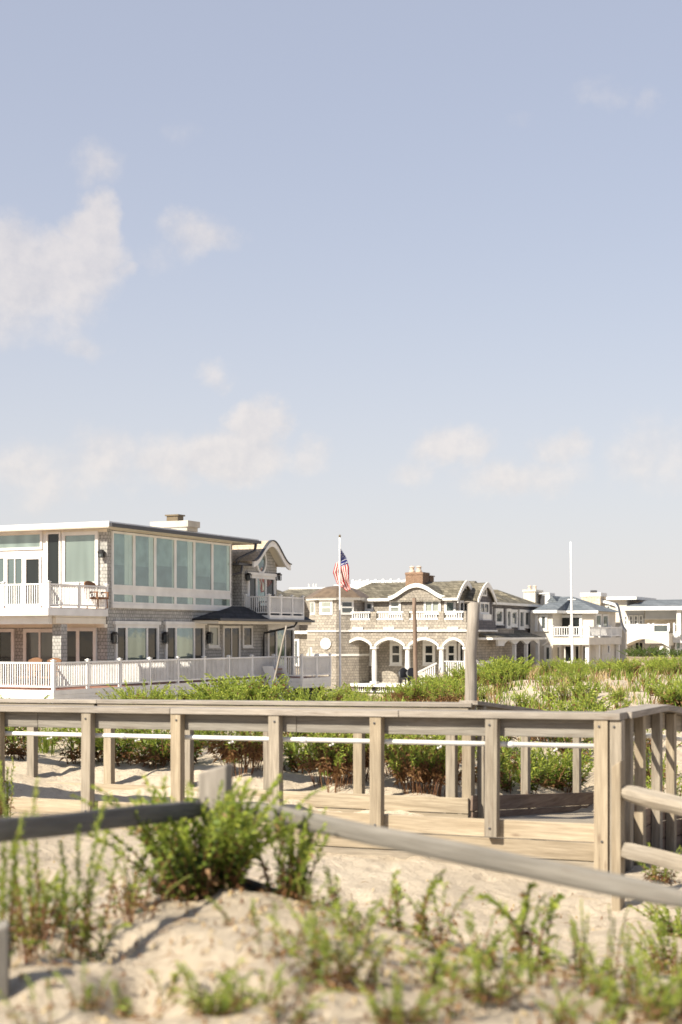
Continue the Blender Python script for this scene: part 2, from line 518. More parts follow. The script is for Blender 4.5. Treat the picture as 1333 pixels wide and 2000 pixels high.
def window(w, par, r, fw=0.10, nx=1, nz=1, glass='sea_glass', frame='white_trim', name='window', d=0.06, sill=True, bar=None, pd=.018):
    a0, a1, z0, z1 = r
    bar = bar or fw * 0.6
    mb = MB()
    w.box(mb, a0, a1, z1 - fw, z1, 0.0, d)
    w.box(mb, a0, a1, z0, z0 + fw, 0.0, d)
    w.box(mb, a0, a0 + fw, z0 + fw, z1 - fw, 0.0, d)
    w.box(mb, a1 - fw, a1, z0 + fw, z1 - fw, 0.0, d)
    for k in range(1, nx):
        x = a0 + (a1 - a0) * k / nx
        w.box(mb, x - bar / 2, x + bar / 2, z0 + fw, z1 - fw, 0.0, d - 0.012)
    for k in range(1, nz):
        z = z0 + (z1 - z0) * k / nz
        w.box(mb, a0 + fw, a1 - fw, z - bar / 2, z + bar / 2, 0.0, d - 0.014)
    if sill:
        w.box(mb, a0 - 0.04, a1 + 0.04, z0 - 0.05, z0, 0.0, d + 0.04)
    o = mb.build(name, frame, par)
    pb = MB()
    w.box(pb, a0 + fw * .8, a1 - fw * .8, z0 + fw * .8, z1 - fw * .8, 0.004, pd)
    pb.build('pane', glass, o)
    return o


def railing(par, p0, p1, z0, z1, npost, gap=0.105, bw=0.034, pw=0.10, ends=(1, 1), mat='white_paint', cap=True):
    """a straight railing between two plan points: rails and balusters, its posts as sub-parts"""
    p0, p1 = Vector((p0[0], p0[1], 0)), Vector((p1[0], p1[1], 0))
    L = (p1 - p0).length
    d = (p1 - p0) / L
    mb = MB()
    up = Vector((0, 0, 1))
    mb.beam(p0 + up * (z1 - .03), p1 + up * (z1 - .03), 0.075, 0.06)
    mb.beam(p0 + up * (z0 + .12), p1 + up * (z0 + .12), 0.05, 0.06)
    n = max(2, int(L / gap))
    for k in range(1, n):
        q = p0 + d * (L * k / n)
        mb.beam(q + up * (z0 + .15), q + up * (z1 - .06), bw, bw, up=(d.x, d.y, 0))
    o = mb.build('railing', mat, par)
    for k in range(npost):
        if (k == 0 and not ends[0]) or (k == npost - 1 and not ends[1]):
            continue
        q = p0 + d * (L * k / (npost - 1))
        pb = MB()
        pb.beam(q + up * z0, q + up * (z1 + .04), pw, pw, up=(d.x, d.y, 0))
        if cap:
            pb.beam(q + up * (z1 + .04), q + up * (z1 + .075), pw + .06, pw + .06, up=(d.x, d.y, 0))
            pb.beam(q + up * (z1 + .075), q + up * (z1 + .105), pw * .7, pw * .7, up=(d.x, d.y, 0))
        pb.build('railing_post', mat, o)
    return o


def curve_slab(par, name, prof, ax, c0, c1, thick, mat, smooth=False):
    """a bent sheet with thickness: profile (a, z) drawn along one axis and pulled along the other"""
    lo, up = [], []
    for a, z in prof:
        if ax == 'y':      # profile along x, pulled along y
            lo.append(((a, c0, z), (a, c1, z))); up.append(((a, c0, z + thick), (a, c1, z + thick)))
        else:
            lo.append(((c0, a, z), (c1, a, z))); up.append(((c0, a, z + thick), (c1, a, z + thick)))
    mb = MB()
    mb.strip(lo, up)
    return mb.build(name, mat, par)


def fill_under(par, name, prof, ax, c0, c1, zb, mat):
    """solid wall piece below a curved line"""
    lo, up = [], []
    for a, z in prof:
        if ax == 'y':
            lo.append(((a, c0, zb), (a, c1, zb))); up.append(((a, c0, z), (a, c1, z)))
        else:
            lo.append(((c0, a, zb), (c1, a, zb))); up.append(((c0, a, z), (c1, a, z)))
    mb = MB()
    mb.strip(lo, up)
    return mb.build(name, mat, par)


def bell(ac, hw, zlo, zhi, n=20):
    return [(ac + hw * (2 * i / n - 1), zlo + (zhi - zlo) * (0.5 + 0.5 * math.cos(math.pi * (2 * i / n - 1)))) for i in range(n + 1)]


def gothic(ac, hw, zlo, zhi, n=16, p=1.55):
    return [(ac + hw * (2 * i / n - 1), zhi - (zhi - zlo) * abs(2 * i / n - 1) ** p) for i in range(n + 1)]


def lantern(w, par, a, z0, z1):
    mb = MB()
    m_ = (z0 + z1) / 2
    h = z1 - z0
    w.box(mb, a - .05, a + .05, m_ - .1, m_ + .12, 0, .03)
    w.box(mb, a - .02, a + .02, z1 - .06, z1 - .02, .03, .16)
    w.box(mb, a - .11, a + .11, z1 - .12, z1 - .06, .05, .27)
    w.box(mb, a - .07, a + .07, z1 - .06, z1, .09, .23)
    w.box(mb, a - .09, a + .09, z0, z0 + .04, .07, .25)
    for q in (-1, 1):
        for dd in (.07, .24):
            w.box(mb, a + q * .08 - .012, a + q * .08 + .012, z0 + .04, z1 - .12, dd, dd + .02)
    o = mb.build('wall_lantern', 'black_metal', par)
    g = MB()
    w.box(g, a - .06, a + .06, z0 + .05, z1 - .13, .10, .22)
    g.build('lantern_glass', 'grey_glass', o)
# ------------------------------------------------------------------ terrain: one sheet from the feet of the camera to the horizon
CTRL = []      # (photo column, distance, height)
for row in (
    (2.0, (-200, 1.45), (666, 1.45), (1533, 1.40)),
    (3.2, (-200, 1.48), (666, 1.50), (1533, 1.42)),
    (5.0, (0, 1.50), (400, 1.56), (666, 1.56), (1000, 1.48), (1333, 1.44)),
    (6.5, (0, 1.45), (330, 1.54), (480, 1.58), (700, 1.53), (1000, 1.44), (1333, 1.34)),
    (8.0, (0, 1.32), (300, 1.47), (480, 1.55), (700, 1.40), (1000, 1.16), (1333, 1.02)),
    (9.5, (0, 1.06), (300, 1.18), (480, 1.25), (700, 1.02), (1000, .80), (1333, .76)),
    (11.5, (0, .86), (400, .80), (700, .64), (1000, .56), (1333, .60)),
    (13.5, (0, .86), (400, .78), (700, .66), (1000, .58)),
    (24, (0, 1.20), (300, 1.28), (640, 1.38), (850, 1.36), (1060, 1.15), (1220, 1.10), (1333, 1.2), (1600, 1.3)),
    (30, (-200, 1.2), (0, 1.25), (300, 1.3), (600, 1.30), (800, 1.40), (950, 1.66), (1100, 1.75), (1333, 1.75), (1600, 1.8)),
    (36, (-200, .8), (0, .9), (300, 1.0), (600, 1.15), (800, 1.34), (950, 1.78), (1100, 1.88), (1333, 1.94), (1600, 2.1)),
    (45, (-200, -.1), (0, -.1), (300, 0), (600, .40), (800, .85), (950, 1.62), (1150, 1.78), (1333, 1.84), (1600, 1.84)),
    (60, (-200, -.2), (0, -.2), (300, -.2), (600, -.2), (800, .2), (950, .9), (1150, 1.3), (1333, 1.6), (1600, 1.6)),
    (82, (-200, -.6), (300, -.6), (600, -.6), (800, -.6), (950, -.5), (1150, .2), (1333, .9), (1600, .9)),
    (120, (-200, -.7), (600, -.7), (1000, -.5), (1333, 0), (1600, 0)),
):
    for px, z in row[1:]:
        CTRL.append((px, row[0], z))
CTRL += [(-200, 18.3, .95), (0, 17.2, .86), (340, 16.5, .74), (540, 15.9, .70), (740, 15.4, .62), (960, 14.8, .58), (1195, 14.2, .58), (1333, 13.8, .66), (1500, 13.4, .7),
         (-200, 19.2, .7), (0, 18.3, .62), (340, 17.5, .55), (640, 16.8, .50), (900, 16.0, .45), (1195, 15.5, .45),
         (-200, 20.3, 1.1), (0, 19.7, 1.05), (340, 18.9, 1.02), (540, 18.4, .98), (740, 17.9, .93), (890, 17.6, .86),
         (0, 21.5, 1.17), (340, 20.8, 1.15), (640, 20, 1.10), (850, 19.4, 1.02), (985, 19.9, .78), (1080, 21.4, .66), (1150, 23.0, .52),
         (975, 17.4, .42), (1060, 18.4, .34), (1130, 19.6, .25), (1250, 17.0, .40), (1250, 20, .2), (1333, 17.2, .45), (1333, 20.5, .7)]
_C = np.array(CTRL, float)


def _ab(px, D):
    return (px - 666.5) / FPX * 6.0, np.log(D) * 3.2


def _tps(r2):
    return 0.5 * r2 * np.log(np.maximum(r2, 1e-12))


_a, _b = _ab(_C[:, 0], _C[:, 1])
_n = len(_a)
_K = _tps((_a[:, None] - _a[None]) ** 2 + (_b[:, None] - _b[None]) ** 2) + np.eye(_n) * 0.01
_A = np.zeros((_n + 3, _n + 3))
_A[:_n, :_n] = _K
_A[:_n, _n:] = np.stack([np.ones(_n), _a, _b], 1)
_A[_n:, :_n] = _A[:_n, _n:].T
_w = np.linalg.solve(_A, np.concatenate([_C[:, 2], np.zeros(3)]))


def ground_np(x, y):
    x, y = np.asarray(x, float), np.asarray(y, float)
    r = np.hypot(x, y)
    th = np.clip(np.arctan2(x, y), -0.33, 0.33)
    D = np.clip(r * np.cos(th), 2.0, 120.0)
    a, b = _ab(666.5 + FPX * np.tan(th), D)
    out = np.full(a.shape, _w[_n])
    out = out + _w[_n + 1] * a + _w[_n + 2] * b
    for i in range(_n):
        out += _w[i] * _tps((a - _a[i]) ** 2 + (b - _b[i]) ** 2)
    return out


def small(x, y):
    """wind ripples, old footprints and hummocks"""
    r = math.hypot(x, y)
    k = 1.0 if r < 45 else max(0.0, 1 - (r - 45) / 30)
    if k == 0: return 0.0
    v = noise.fractal(Vector((x * .8, y * .8, 3.1)), 0.9, 2.1, 3) * 0.07
    v += noise.noise(Vector((x * 2.6, y * 2.6, 9.0))) * 0.040
    if r < 25:
        v += noise.noise(Vector((x * 6.5, y * 6.5, 1.0))) * 0.022
        f = noise.noise(Vector((x * 3.1 + 40, y * 3.1, 5.0)))
        v -= max(0.0, f - 0.22) * 0.16
    for (hx, hy, rx, ry, dp) in HOLES:
        q = ((x - hx) / rx) ** 2 + ((y - hy) / ry) ** 2
        if q < 4: v -= dp * math.exp(-q * 1.4) * (1 + .3 * noise.noise(Vector((x * 5, y * 5, 2))))
    return v * k


HOLES = []
for _px, _D, _rx, _ry, _dp in ((275, 6.25, .22, .55, .25), (330, 5.75, .2, .25, .14), (120, 7.0, .35, .3, .15), (560, 7.1, .3, .18, .10), (640, 5.95, .16, .16, .10),
                               (860, 6.5, .3, .2, .10), (500, 5.7, .25, .15, .09), (1080, 6.5, .35, .2, .12), (1230, 6.0, .3, .2, .12), (80, 6.0, .3, .2, .08), (990, 7.6, .5, .2, .08)):
    HOLES.append(((_px - 666.5) / FPX * _D, _D, _rx, _ry, _dp))


def ground(x, y):
    return float(ground_np(np.array([x]), np.array([y]))[0]) + small(x, y)


def build_sand():
    ths = list(np.linspace(-0.32, 0.32, 230))
    ths += list(np.linspace(0.32, 2 * math.pi - 0.32, 60)[1:-1])
    rs = list(np.geomspace(0.4, 3.6, 16)[:-1]) + list(np.geomspace(3.6, 50, 250)[:-1]) + list(np.geomspace(50, 6000, 36))
    T, Rr = np.meshgrid(ths, rs)
    X, Y = Rr * np.sin(T), Rr * np.cos(T)
    Z = ground_np(X.ravel(), Y.ravel())
    vs = [(x, y, z + small(x, y)) for x, y, z in zip(X.ravel(), Y.ravel(), Z)]
    nt, nr = len(ths), len(rs)
    fs = []
    for i in range(nr - 1):
        for k in range(nt):
            k2 = (k + 1) % nt
            fs.append((i * nt + k, i * nt + k2, (i + 1) * nt + k2, (i + 1) * nt + k))
    fs.append(tuple(range(nt))[::-1])
    me = bpy.data.meshes.new('sand')
    me.from_pydata(vs, [], fs)
    me.materials.append(M['sand'])
    me.polygons.foreach_set('use_smooth', [True] * len(me.polygons))
    bm = bmesh.new(); bm.from_mesh(me)
    bmesh.ops.recalc_face_normals(bm, faces=bm.faces)
    up = sum(f.normal.z for f in bm.faces)
    if up < 0: bmesh.ops.reverse_faces(bm, faces=bm.faces)
    bm.to_mesh(me); bm.free()
    o = bpy.data.objects.new('sand', me)
    COL.objects.link(o)
    tag(o, kind='structure')


build_sand()

# ------------------------------------------------------------------ house A: grey shingle beach house with the wall of windows
A = Frame(210, 56.0, -0.35)
hA = empty('beach_house', A.O, GRID)
tag(hA, 'large grey shingled beach house with flat roof, six tall windows and long white decks', 'house')
F, Rw = Wall(A, 'y', 0), Wall(A, 'x', 0)
zA = lambda px, py, w=Rw: w.z(px, py)
yEnd = Rw.a(454)
zDeck = Wall(A, 'x', 1.6).z(110, 1348)
zTop = F.z(200, 1031)
MB().box(-14, 0, 0, yEnd, zDeck - .3, zTop).build('wall', 'shingle_grey', hA)
MB().box(-13.5, -.3, .3, yEnd - .2, 0, zDeck - .3).build('foundation', 'underdeck_shade', hA)
# roof slab, white edge to the front, dark gutter along the side
MB().box(-15, .50, -.60, yEnd + 1.6, zTop, zTop + .20).build('roof', 'white_paint', hA)
MB().box(.505, .62, -.56, yEnd + 1.62, zTop - .01, zTop + .13).build('gutter', 'dark_metal', hA)
MB().box(-15, .48, -.58, yEnd + 1.5, zTop - .035, zTop - .004).build('soffit', 'soffit', hA)
MB().box(-15, -.005, -.05, -.001, F.z(150, 1041), zTop - .04).build('frieze_board', 'cream', hA)
mb = MB()
Rw.box(mb, .22, yEnd - .03, Rw.z(238, 1037), zTop - .04, .001, .045)
mb.build('frieze_board', 'cream', hA)
# downspout at the far end of the roof
g0 = (.56, yEnd + 1.2, zTop - .02)
MB().tube([g0, (.56, yEnd + 1.1, zTop - .35), (.2, yEnd + .2, zTop - .75), (.1, yEnd + .12, zTop - .9)], .07, 8).build('downspout', 'dark_metal', hA)
# chimney
ch = Wall(A, 'y', 5.0)
c0, c1, cz0, cz1 = ch.rect(298, 1022, 366, 1040)
zr = zTop + .20
k = MB()
k.box(c0, c1, 5.0, 5.85, zr, ch.z(330, 1030))
k.box(c0 - .08, c1 + .08, 4.94, 5.91, ch.z(330, 1030), ch.z(330, 1018))
ck = k.build('chimney', 'chimney_stone', hA)
cm = (c0 + c1) / 2
zc = ch.z(330, 1018)
MB().box(cm - .28, cm + .28, 5.2, 5.65, zc, zc + .24).box(cm - .34, cm + .34, 5.15, 5.70, zc + .24, zc + .30).build('chimney_cap', 'copper', ck)

# front: upper floor
zs = lambda py: F.z(150, py)
mb = MB()
F.box(mb, F.a(-120), F.a(192), zs(1190), zs(1041), .001, .03)
mb.build('wall_panel', 'white_trim', hA)


def fwin(x0, y0, x1, y1, glass, name='window', **kw):
    return window(F, hA, F.rect(x0, y0, x1, y1), glass=glass, name=name, d=kw.pop('d', .09), sill=False, pd=.045, **kw)


fwin(124, 1040, 194, 1143, 'pale_glass', fw=.14)
fwin(93, 1040, 121, 1188, 'dark_glass', fw=.08)
fwin(-90, 1043, 85, 1073, 'pale_glass', fw=.10)
fwin(-60, 1088, 14, 1188, 'sea_glass', 'sliding_door', fw=.10, nx=3)
fwin(14, 1088, 49, 1188, 'sea_glass', 'sliding_door', fw=.09, nx=2)
fwin(50, 1088, 83, 1188, 'dark_glass', 'sliding_door', fw=.10)
lantern(F, hA, F.a(203), zs(1091), zs(1076))
# front: lower floor
zl = lambda py: F.z(150, py)
mb = MB()
F.box(mb, F.a(-110), F.a(192), zl(1226), zl(1214), .001, .05)
mb.build('frieze_board', 'cream', hA)
fwin(119, 1226, 190, 1345, 'dark_glass', 'sliding_door', fw=.14, nx=2, bar=.16, frame='white_trim')
fwin(48, 1228, 112, 1345, 'grey_glass', 'sliding_door', fw=.15, nx=2, frame='white_trim')
fwin(-4, 1228, 30, 1345, 'dark_glass', 'sliding_door', fw=.14, frame='white_trim')
fwin(-70, 1228, -10, 1345, 'dark_glass', 'sliding_door', fw=.14, frame='white_trim')

# upper balcony
zB = F.z(150, 1186) - .05
SideA = Wall(A, 'x', .02)
yB = SideA.a(97)
zRail = SideA.z(97, 1139)
zB = SideA.z(97, 1186)
ba = empty('balcony', (0, 0, 0)); ba.parent = hA
MB().box(-14, .05, yB - .12, -.02, zB - .30, zB - .02).build('balcony_slab', 'white_paint', ba)
MB().box(-14, -.01, yB - .05, -.02, zB - .019, zB).build('balcony_floor', 'deck_board', ba)
MB().box(-14, -.2, yB + .25, yB + .45, zB - .62, zB - .30).build('beam', 'white_trim', ba)
MB().box(-14, -.02, yB + .46, -.06, zB - .36, zB - .302).build('soffit', 'soffit', ba)
MB().box(-.22, -.02, yB + .46, -.06, zB - .60, zB - .37).build('beam', 'cream', ba)
railing(ba, (-.02 - 12.6, yB), (-.02, yB), zB - .02, zRail, 7, ends=(1, 1))
railing(ba, (-.02, yB), (-.02, -.02), zB - .02, zRail, 3, ends=(0, 1))
yc = SideA.a(122)
for xx in (-.42, -6.4, -12.4):
    MB().box(xx, xx + .40, yc - .02, yc + .36, zDeck, zB - .62).build('column', 'shingle_grey', ba)

# side wall: six bays of tall panes over low panes
zw = [Rw.z(238, q) for q in (1039, 1147, 1157, 1180)]
bays = [(217.5, 260), (260, 301), (301, 340.5), (340.5, 377.5), (377.5, 413), (413, 449)]
for x0, x1 in bays:
    a0, a1 = Rw.a(x0), Rw.a(x1)
    mb = MB()
    f = .09
    for (za, zb) in ((zw[1], zw[0]), (zw[3], zw[2])):
        Rw.box(mb, a0, a1, zb - f, zb, 0, .07)
        Rw.box(mb, a0, a1, za, za + f, 0, .07)
        Rw.box(mb, a0, a0 + f, za + f, zb - f, 0, .07)
        Rw.box(mb, a1 - f, a1, za + f, zb - f, 0, .07)
    Rw.box(mb, a0, a1, zw[2], zw[1], 0, .05)
    o = mb.build('window', 'white_trim', hA)
    ib = bays.index((x0, x1))
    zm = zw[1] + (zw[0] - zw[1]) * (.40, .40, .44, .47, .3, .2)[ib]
    for kk, (za, zb) in enumerate(((zw[1], zw[0]), (zw[3], zw[2]))):
        g = MB()
        Rw.box(g, a0 + .07, a1 - .07, za + .07, zb - .07, .040, .046)
        g.build('pane', 'clear_pane', o)
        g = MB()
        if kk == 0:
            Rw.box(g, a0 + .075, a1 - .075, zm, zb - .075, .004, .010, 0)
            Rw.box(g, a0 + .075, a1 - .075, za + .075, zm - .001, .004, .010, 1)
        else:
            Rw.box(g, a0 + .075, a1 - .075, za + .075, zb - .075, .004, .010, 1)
        g.build('reflection_plate', ['reflection_pale', 'reflection_dark'], o)  # flat plate: window reflection painted in two tones, pale over dark
        cw_ = (.55, .34, .12, .40, .0, .22)[ib]
        if cw_:
            g = MB()
            for j in range(4):
                q0 = a1 - .08 - cw_ * (j + 1) / 4
                Rw.box(g, q0, q0 + cw_ / 4 - .006, za + .08, zb - .08, .012, .022 + .008 * (j % 2))
            g.build('curtain', 'curtain', o)
mb = MB()
Rw.box(mb, Rw.a(216.5), Rw.a(450), zw[3] - .16, zw[3] - .002, 0, .10)
mb.build('window_sill', 'white_trim', hA)


def rwin(x0, y0, x1, y1, zref=None, **kw):
    a0, a1, z0, z1 = Rw.rect(x0, y0, x1, y1)
    return window(Rw, hA, (a0, a1, z0 if zref is None else zref, z1), **kw)


def triple(w, par, x0, x1, cuts, ytop, zb):
    """french window: two dark side lights and a reflecting leaf between"""
    a0, a1 = w.a(x0), w.a(x1)
    zt = w.z((x0 + x1) / 2, ytop)
    mb = MB()
    w.box(mb, a0 - .1, a1 + .1, zt - .02, zt + .12, 0, .12)
    w.box(mb, a0, a1, zt - .16, zt - .021, 0, .08)
    w.box(mb, a0, a0 + .12, zb, zt - .16, 0, .08)
    w.box(mb, a1 - .12, a1, zb, zt - .16, 0, .08)
    for q in cuts:
        b_ = w.a(q)
        w.box(mb, b_ - .06, b_ + .06, zb, zt - .16, 0, .06)
    o = mb.build('french_door', 'white_trim', par)
    ed = [a0 + .1] + [w.a(q) for q in cuts] + [a1 - .1]
    for i in range(3):
        g = MB()
        w.box(g, ed[i], ed[i + 1], zb, zt - .14, .004, .03 if i == 1 else .012)
        g.build('pane', ('dark_glass', 'sea_glass', 'dark_glass')[i], o)


triple(Rw, hA, 224, 308, (246, 286), 1219, zDeck)
triple(Rw, hA, 322, 398, (342.5, 378), 1219.5, zDeck)
rwin(406, 1221, 427, 1264, glass='blind_glass', fw=.10)
rwin(434.5, 1222, 468, 1290, zref=zDeck, glass='dark_glass', name='sliding_door', fw=.11, nx=2, sill=False)
rwin(473, 1222, 492.5, 1264, glass='dark_glass', fw=.11)
triple(Rw, hA, 521.5, 573, (539, 556), 1224, zDeck)
for q in (218.5, 318, 404.5):
    lantern(Rw, hA, Rw.a(q), Rw.z(q, 1257), Rw.z(q, 1234))
# white round end brackets by the corner lantern
MB().box(-.3, .05, -.24, -.06, F.z(200, 1226), F.z(200, 1219)).build('beam_end', 'cream', hA)

# rear wing with the curved gable
y1w, y2w = Rw.a(456), Rw.a(574.5)
yg0, yg1 = Rw.a(473), Rw.a(541)
zEave = Wall(A, 'x', .5).z(500, 1101)
zPeak = Wall(A, 'x', .5).z(525, 1060)
MB().box(-9, -.004, yEnd, y2w, zDeck - .3, Rw.z(454, 1183)).build('wall', 'shingle_grey', hA)
MB().box(-8, -.7, yEnd, yg0, Rw.z(454, 1183), zEave).build('wall', 'shingle_grey', hA)
MB().box(-8, 0, yg0, yg1, Rw.z(454, 1183), zEave).build('wall', 'shingle_grey', hA)
ygc = (Wall(A, 'x', .5).a(497) + Wall(A, 'x', .5).a(565)) / 2
hw = (Wall(A, 'x', .5).a(566) - Wall(A, 'x', .5).a(493)) / 2
pr = bell(ygc, hw, zEave, zPeak, 26)
inner = [(a, z) for a, z in pr if yg0 <= a <= yg1]
fill_under(hA, 'gable_wall', inner, 'x', -.35, -.002, zEave, 'shingle_grey')
curve_slab(hA, 'gable_roof', [(a, z + .004) for a, z in pr], 'x', -7, .46, .12, 'roof_tan')
curve_slab(hA, 'barge_board', [(a, z - .16) for a, z in pr], 'x', .462, .54, .26, 'white_trim')
curve_slab(hA, 'gable_drip_edge', [(a, z + .10) for a, z in pr], 'x', .465, .60, .05, 'dark_metal')
curve_slab(hA, 'gable_soffit', [(a, z - .012) for a, z in pr], 'x', -.001, .46, .01, 'soffit')
# low link roof left of the gable, with dark eave
MB().box(-7, .35, yEnd + .02, pr[0][0] + .3, zEave - .10, zEave - .005).build('eave', 'dark_metal', hA)
MB().tube([(.3, yg0 - .5, zEave - .12), (.3, yg0 - .6, zEave - .45), (-.1, yg0 - .9, zEave - .6)], .06).build('downspout', 'dark_metal', hA)
# round window
mb = MB()
yr, zrw = Rw.at(509.5, 1096)
rr = .62
ring = [(yr + rr * .78 * math.cos(2 * math.pi * i / 24), zrw + rr * math.sin(2 * math.pi * i / 24)) for i in range(24)]
vs = [(.0, yr + (q - yr), z) for q, z in ring]
out = [(.07, a, z) for a, z in ring]
inn = [(.07, yr + (a - yr) * .8, zrw + (z - zrw) * .8) for a, z in ring]
inb = [(.01, a, z) for _, a, z in inn]
n_ = 24
mb.add(vs + out + inn + inb, [(i, (i + 1) % n_, n_ + (i + 1) % n_, n_ + i) for i in range(n_)] +
       [(n_ + i, n_ + (i + 1) % n_, 2 * n_ + (i + 1) % n_, 2 * n_ + i) for i in range(n_)] +
       [(2 * n_ + i, 2 * n_ + (i + 1) % n_, 3 * n_ + (i + 1) % n_, 3 * n_ + i) for i in range(n_)])
rwo = mb.build('round_window', 'white_trim', hA)
g = MB()
g.add([(.012, yr + (a - yr) * .82, zrw + (z - zrw) * .82) for a, z in ring], [tuple(range(n_))])
g.build('pane', 'sea_glass', rwo)
# gable doors on the small balcony
zBal = Wall(A, 'x', 1.27).z(527, 1200)
triple(Rw, hA, 483, 536, (500, 518), 1124, zBal)
for q in (480.5, 539.5):
    lantern(Rw, hA, Rw.a(q), Rw.z(q, 1134), Rw.z(q, 1119))
Lk = Wall(A, 'x', -.695)
window(Lk, hA, (Lk.a(453), Lk.a(472), Rw.z(460, 1186), Rw.z(460, 1121)), glass='dark_glass', fw=.12)
# skirt roof
xs = 1.35
Sk = Wall(A, 'x', xs)
e0, e1 = Sk.a(428), Sk.a(612)
zE0 = Sk.z(430, 1208)
zT = Rw.z(456, 1184)
y9 = Rw.a(452)
mb = MB()
mb.add([(xs, e0, zE0), (xs, e1, zE0), (.004, e1, zT), (.004, y9, zT), (.004, e0, zE0),
        (xs, e0, zE0 - .07), (xs, e1, zE0 - .07), (.004, e1, zE0 - .07), (.004, e0, zE0 - .07)],
       [(0, 1, 2, 3), (0, 3, 4), (5, 8, 7, 6), (0, 5, 6, 1), (1, 6, 7, 2), (4, 8, 5, 0), (2, 7, 8, 4, 3)])
mb.build('skirt_roof', 'roof_black', hA)
MB().box(.01, xs - .06, e0 + .06, e1 - .06, zE0 - .22, zE0 - .075).build('soffit', 'cream', hA)
MB().box(xs + .004, xs + .10, e0 - .05, e1, zE0 - .10, zE0 + .01).build('gutter', 'dark_metal', hA)
yd = Rw.a(512)
MB().tube([(xs, yd + 1.0, zE0 - .1), (xs - .1, yd + .9, zE0 - .3), (.12, yd, zE0 - .62), (.1, yd, zE0 - 1.0), (.1, yd, zDeck)], .055).build('downspout', 'black_metal', hA)
# small balcony
b2 = empty('balcony', (0, 0, 0)); b2.parent = hA
xb = 1.27
Bx = Wall(A, 'x', xb)
yb0 = Rw.a(479)
yb1 = Bx.a(592)
zR2 = Bx.z(527, 1164)
MB().box(.01, xb + .05, yb0 - .05, yb1 + .05, zBal - .26, zBal - .03).build('balcony_slab', 'white_paint', b2)
railing(b2, (.05, yb0), (xb, yb0), zBal - .03, zR2, 2)
railing(b2, (xb, yb0), (xb, yb1), zBal - .03, zR2, 4, ends=(0, 1))

# lower deck
dk = empty('deck', (0, 0, 0)); dk.parent = hA
xd = 1.6
Dk = Wall(A, 'x', xd)
yf = Dk.a(105)
yj = Dk.a(535)
zDr = Dk.z(110, 1293.5)
Dj = Wall(A, 'y', yj)
xj = Dj.a(590)
yj2 = Wall(A, 'x', xj).a(645)
MB().box(-14, xd + .04, yf - .04, -.01, zDeck - .05, zDeck).build('deck_floor', 'deck_board', dk)
MB().box(.01, xd + .04, 0, yj2, zDeck - .05, zDeck).build('deck_floor', 'deck_board', dk)
MB().box(xd + .05, xj + .04, yj - .04, yj2, zDeck - .05, zDeck).build('deck_floor', 'deck_board', dk)


def skirt(name, x0, x1, y0, y1):
    mb = MB()
    for i, (za, zb, q) in enumerate(((.17, .055, 0.0), (.30, .178, -.015), (.43, .308, -.03))):
        mb.box(x0 - q, x1 + q, y0 - q, y1 + q, zDeck - za, zDeck - zb)
    return mb.build(name, 'white_trim', dk)


MB().box(-14, xd + .06, yf - .07, yf - .02, zDeck - .46, zDeck - .001).box(-14, xd + .06, yf - .09, yf - .071, zDeck - .20, zDeck - .06).build('deck_fascia', 'white_paint', dk)
mb = MB()
for za, zb, q in ((.17, .002, .05), (.31, .175, .04), (.46, .315, .03)):
    mb.box(xd + .01, xd + .01 + q, yf - .015, yj - .05, zDeck - za, zDeck - zb)
mb.build('deck_fascia', 'white_trim', dk)
mb = MB()
for za, zb, q in ((.17, .002, .05), (.31, .175, .04), (.46, .315, .03)):
    mb.box(xd + .1, xj + .05, yj - .02 - q, yj - .02, zDeck - za, zDeck - zb)
    mb.box(xj + .01, xj + .01 + q, yj, yj2, zDeck - za, zDeck - zb)
mb.build('deck_fascia', 'white_trim', dk)
railing(dk, (xd - 13.0, yf), (xd, yf), zDeck, zDr, 6)
railing(dk, (xd, yf), (xd, yj), zDeck, zDr, 9, ends=(0, 1))
railing(dk, (xd, yj), (xj, yj), zDeck, zDr, 2, ends=(0, 1))
railing(dk, (xj, yj), (xj, yj2), zDeck, zDr, 3, ends=(0, 1))
for yy in (yf + .5, yf + 4.4, yf + 8.2, yj - .6):
    MB().box(xd - .35, xd - .15, yy, yy + .2, -.1, zDeck - .05).build('deck_post', 'white_trim', dk)
for yy in (yj + .5, yj2 - .4):
    MB().box(xj - .45, xj - .2, yy, yy + .25, -.1, zDeck - .05).build('deck_post', 'underdeck_shade', dk)  # coloured black for the shade under the jog
MB().box(.2, xj - .6, yj + .9, yj2, -.1, zDeck - .06).build('foundation', 'underdeck_shade', dk)  # black block stands in for the shaded void under the deck
# stair from the jog down to the sand
st = empty('stairs', (0, 0, 0)); st.parent = hA
Dq = Wall(A, 'y', yj - .12)
sx0, sx1 = Dq.a(537), Dq.a(564)
sx2, sx3 = Dq.a(557), Dq.a(583)
sz0, sz1 = Dq.z(550, 1300), Dq.z(570, 1374)
for yy in (yj - .12, yj - 1.25):
    mb = MB()
    mb.hexa([(sx0, yy - .05, sz0), (sx2, yy - .05, sz0), (sx2, yy, sz0), (sx0, yy, sz0)][::1],
            [(sx1, yy - .05, sz1), (sx3, yy - .05, sz1), (sx3, yy, sz1), (sx1, yy, sz1)])
    mb.build('stringer', 'white_trim', st)
for i in range(7):
    f = (i + .7) / 7.4
    x_, z_ = sx0 + (sx1 - sx0) * f + .1, sz0 + (sz1 - sz0) * f
    MB().box(x_, x_ + .26, yj - 1.2, yj - .175, z_, z_ + .04).build('tread', 'deck_board', st)
MB().tube([(xj - .5, yj - .1, zDeck - .95), (xj + .2, yj + .4, zDeck - .75), (xj + .9, yj + 1.2, zDeck - .55)], .06).build('drain_pipe', 'black_metal', dk)


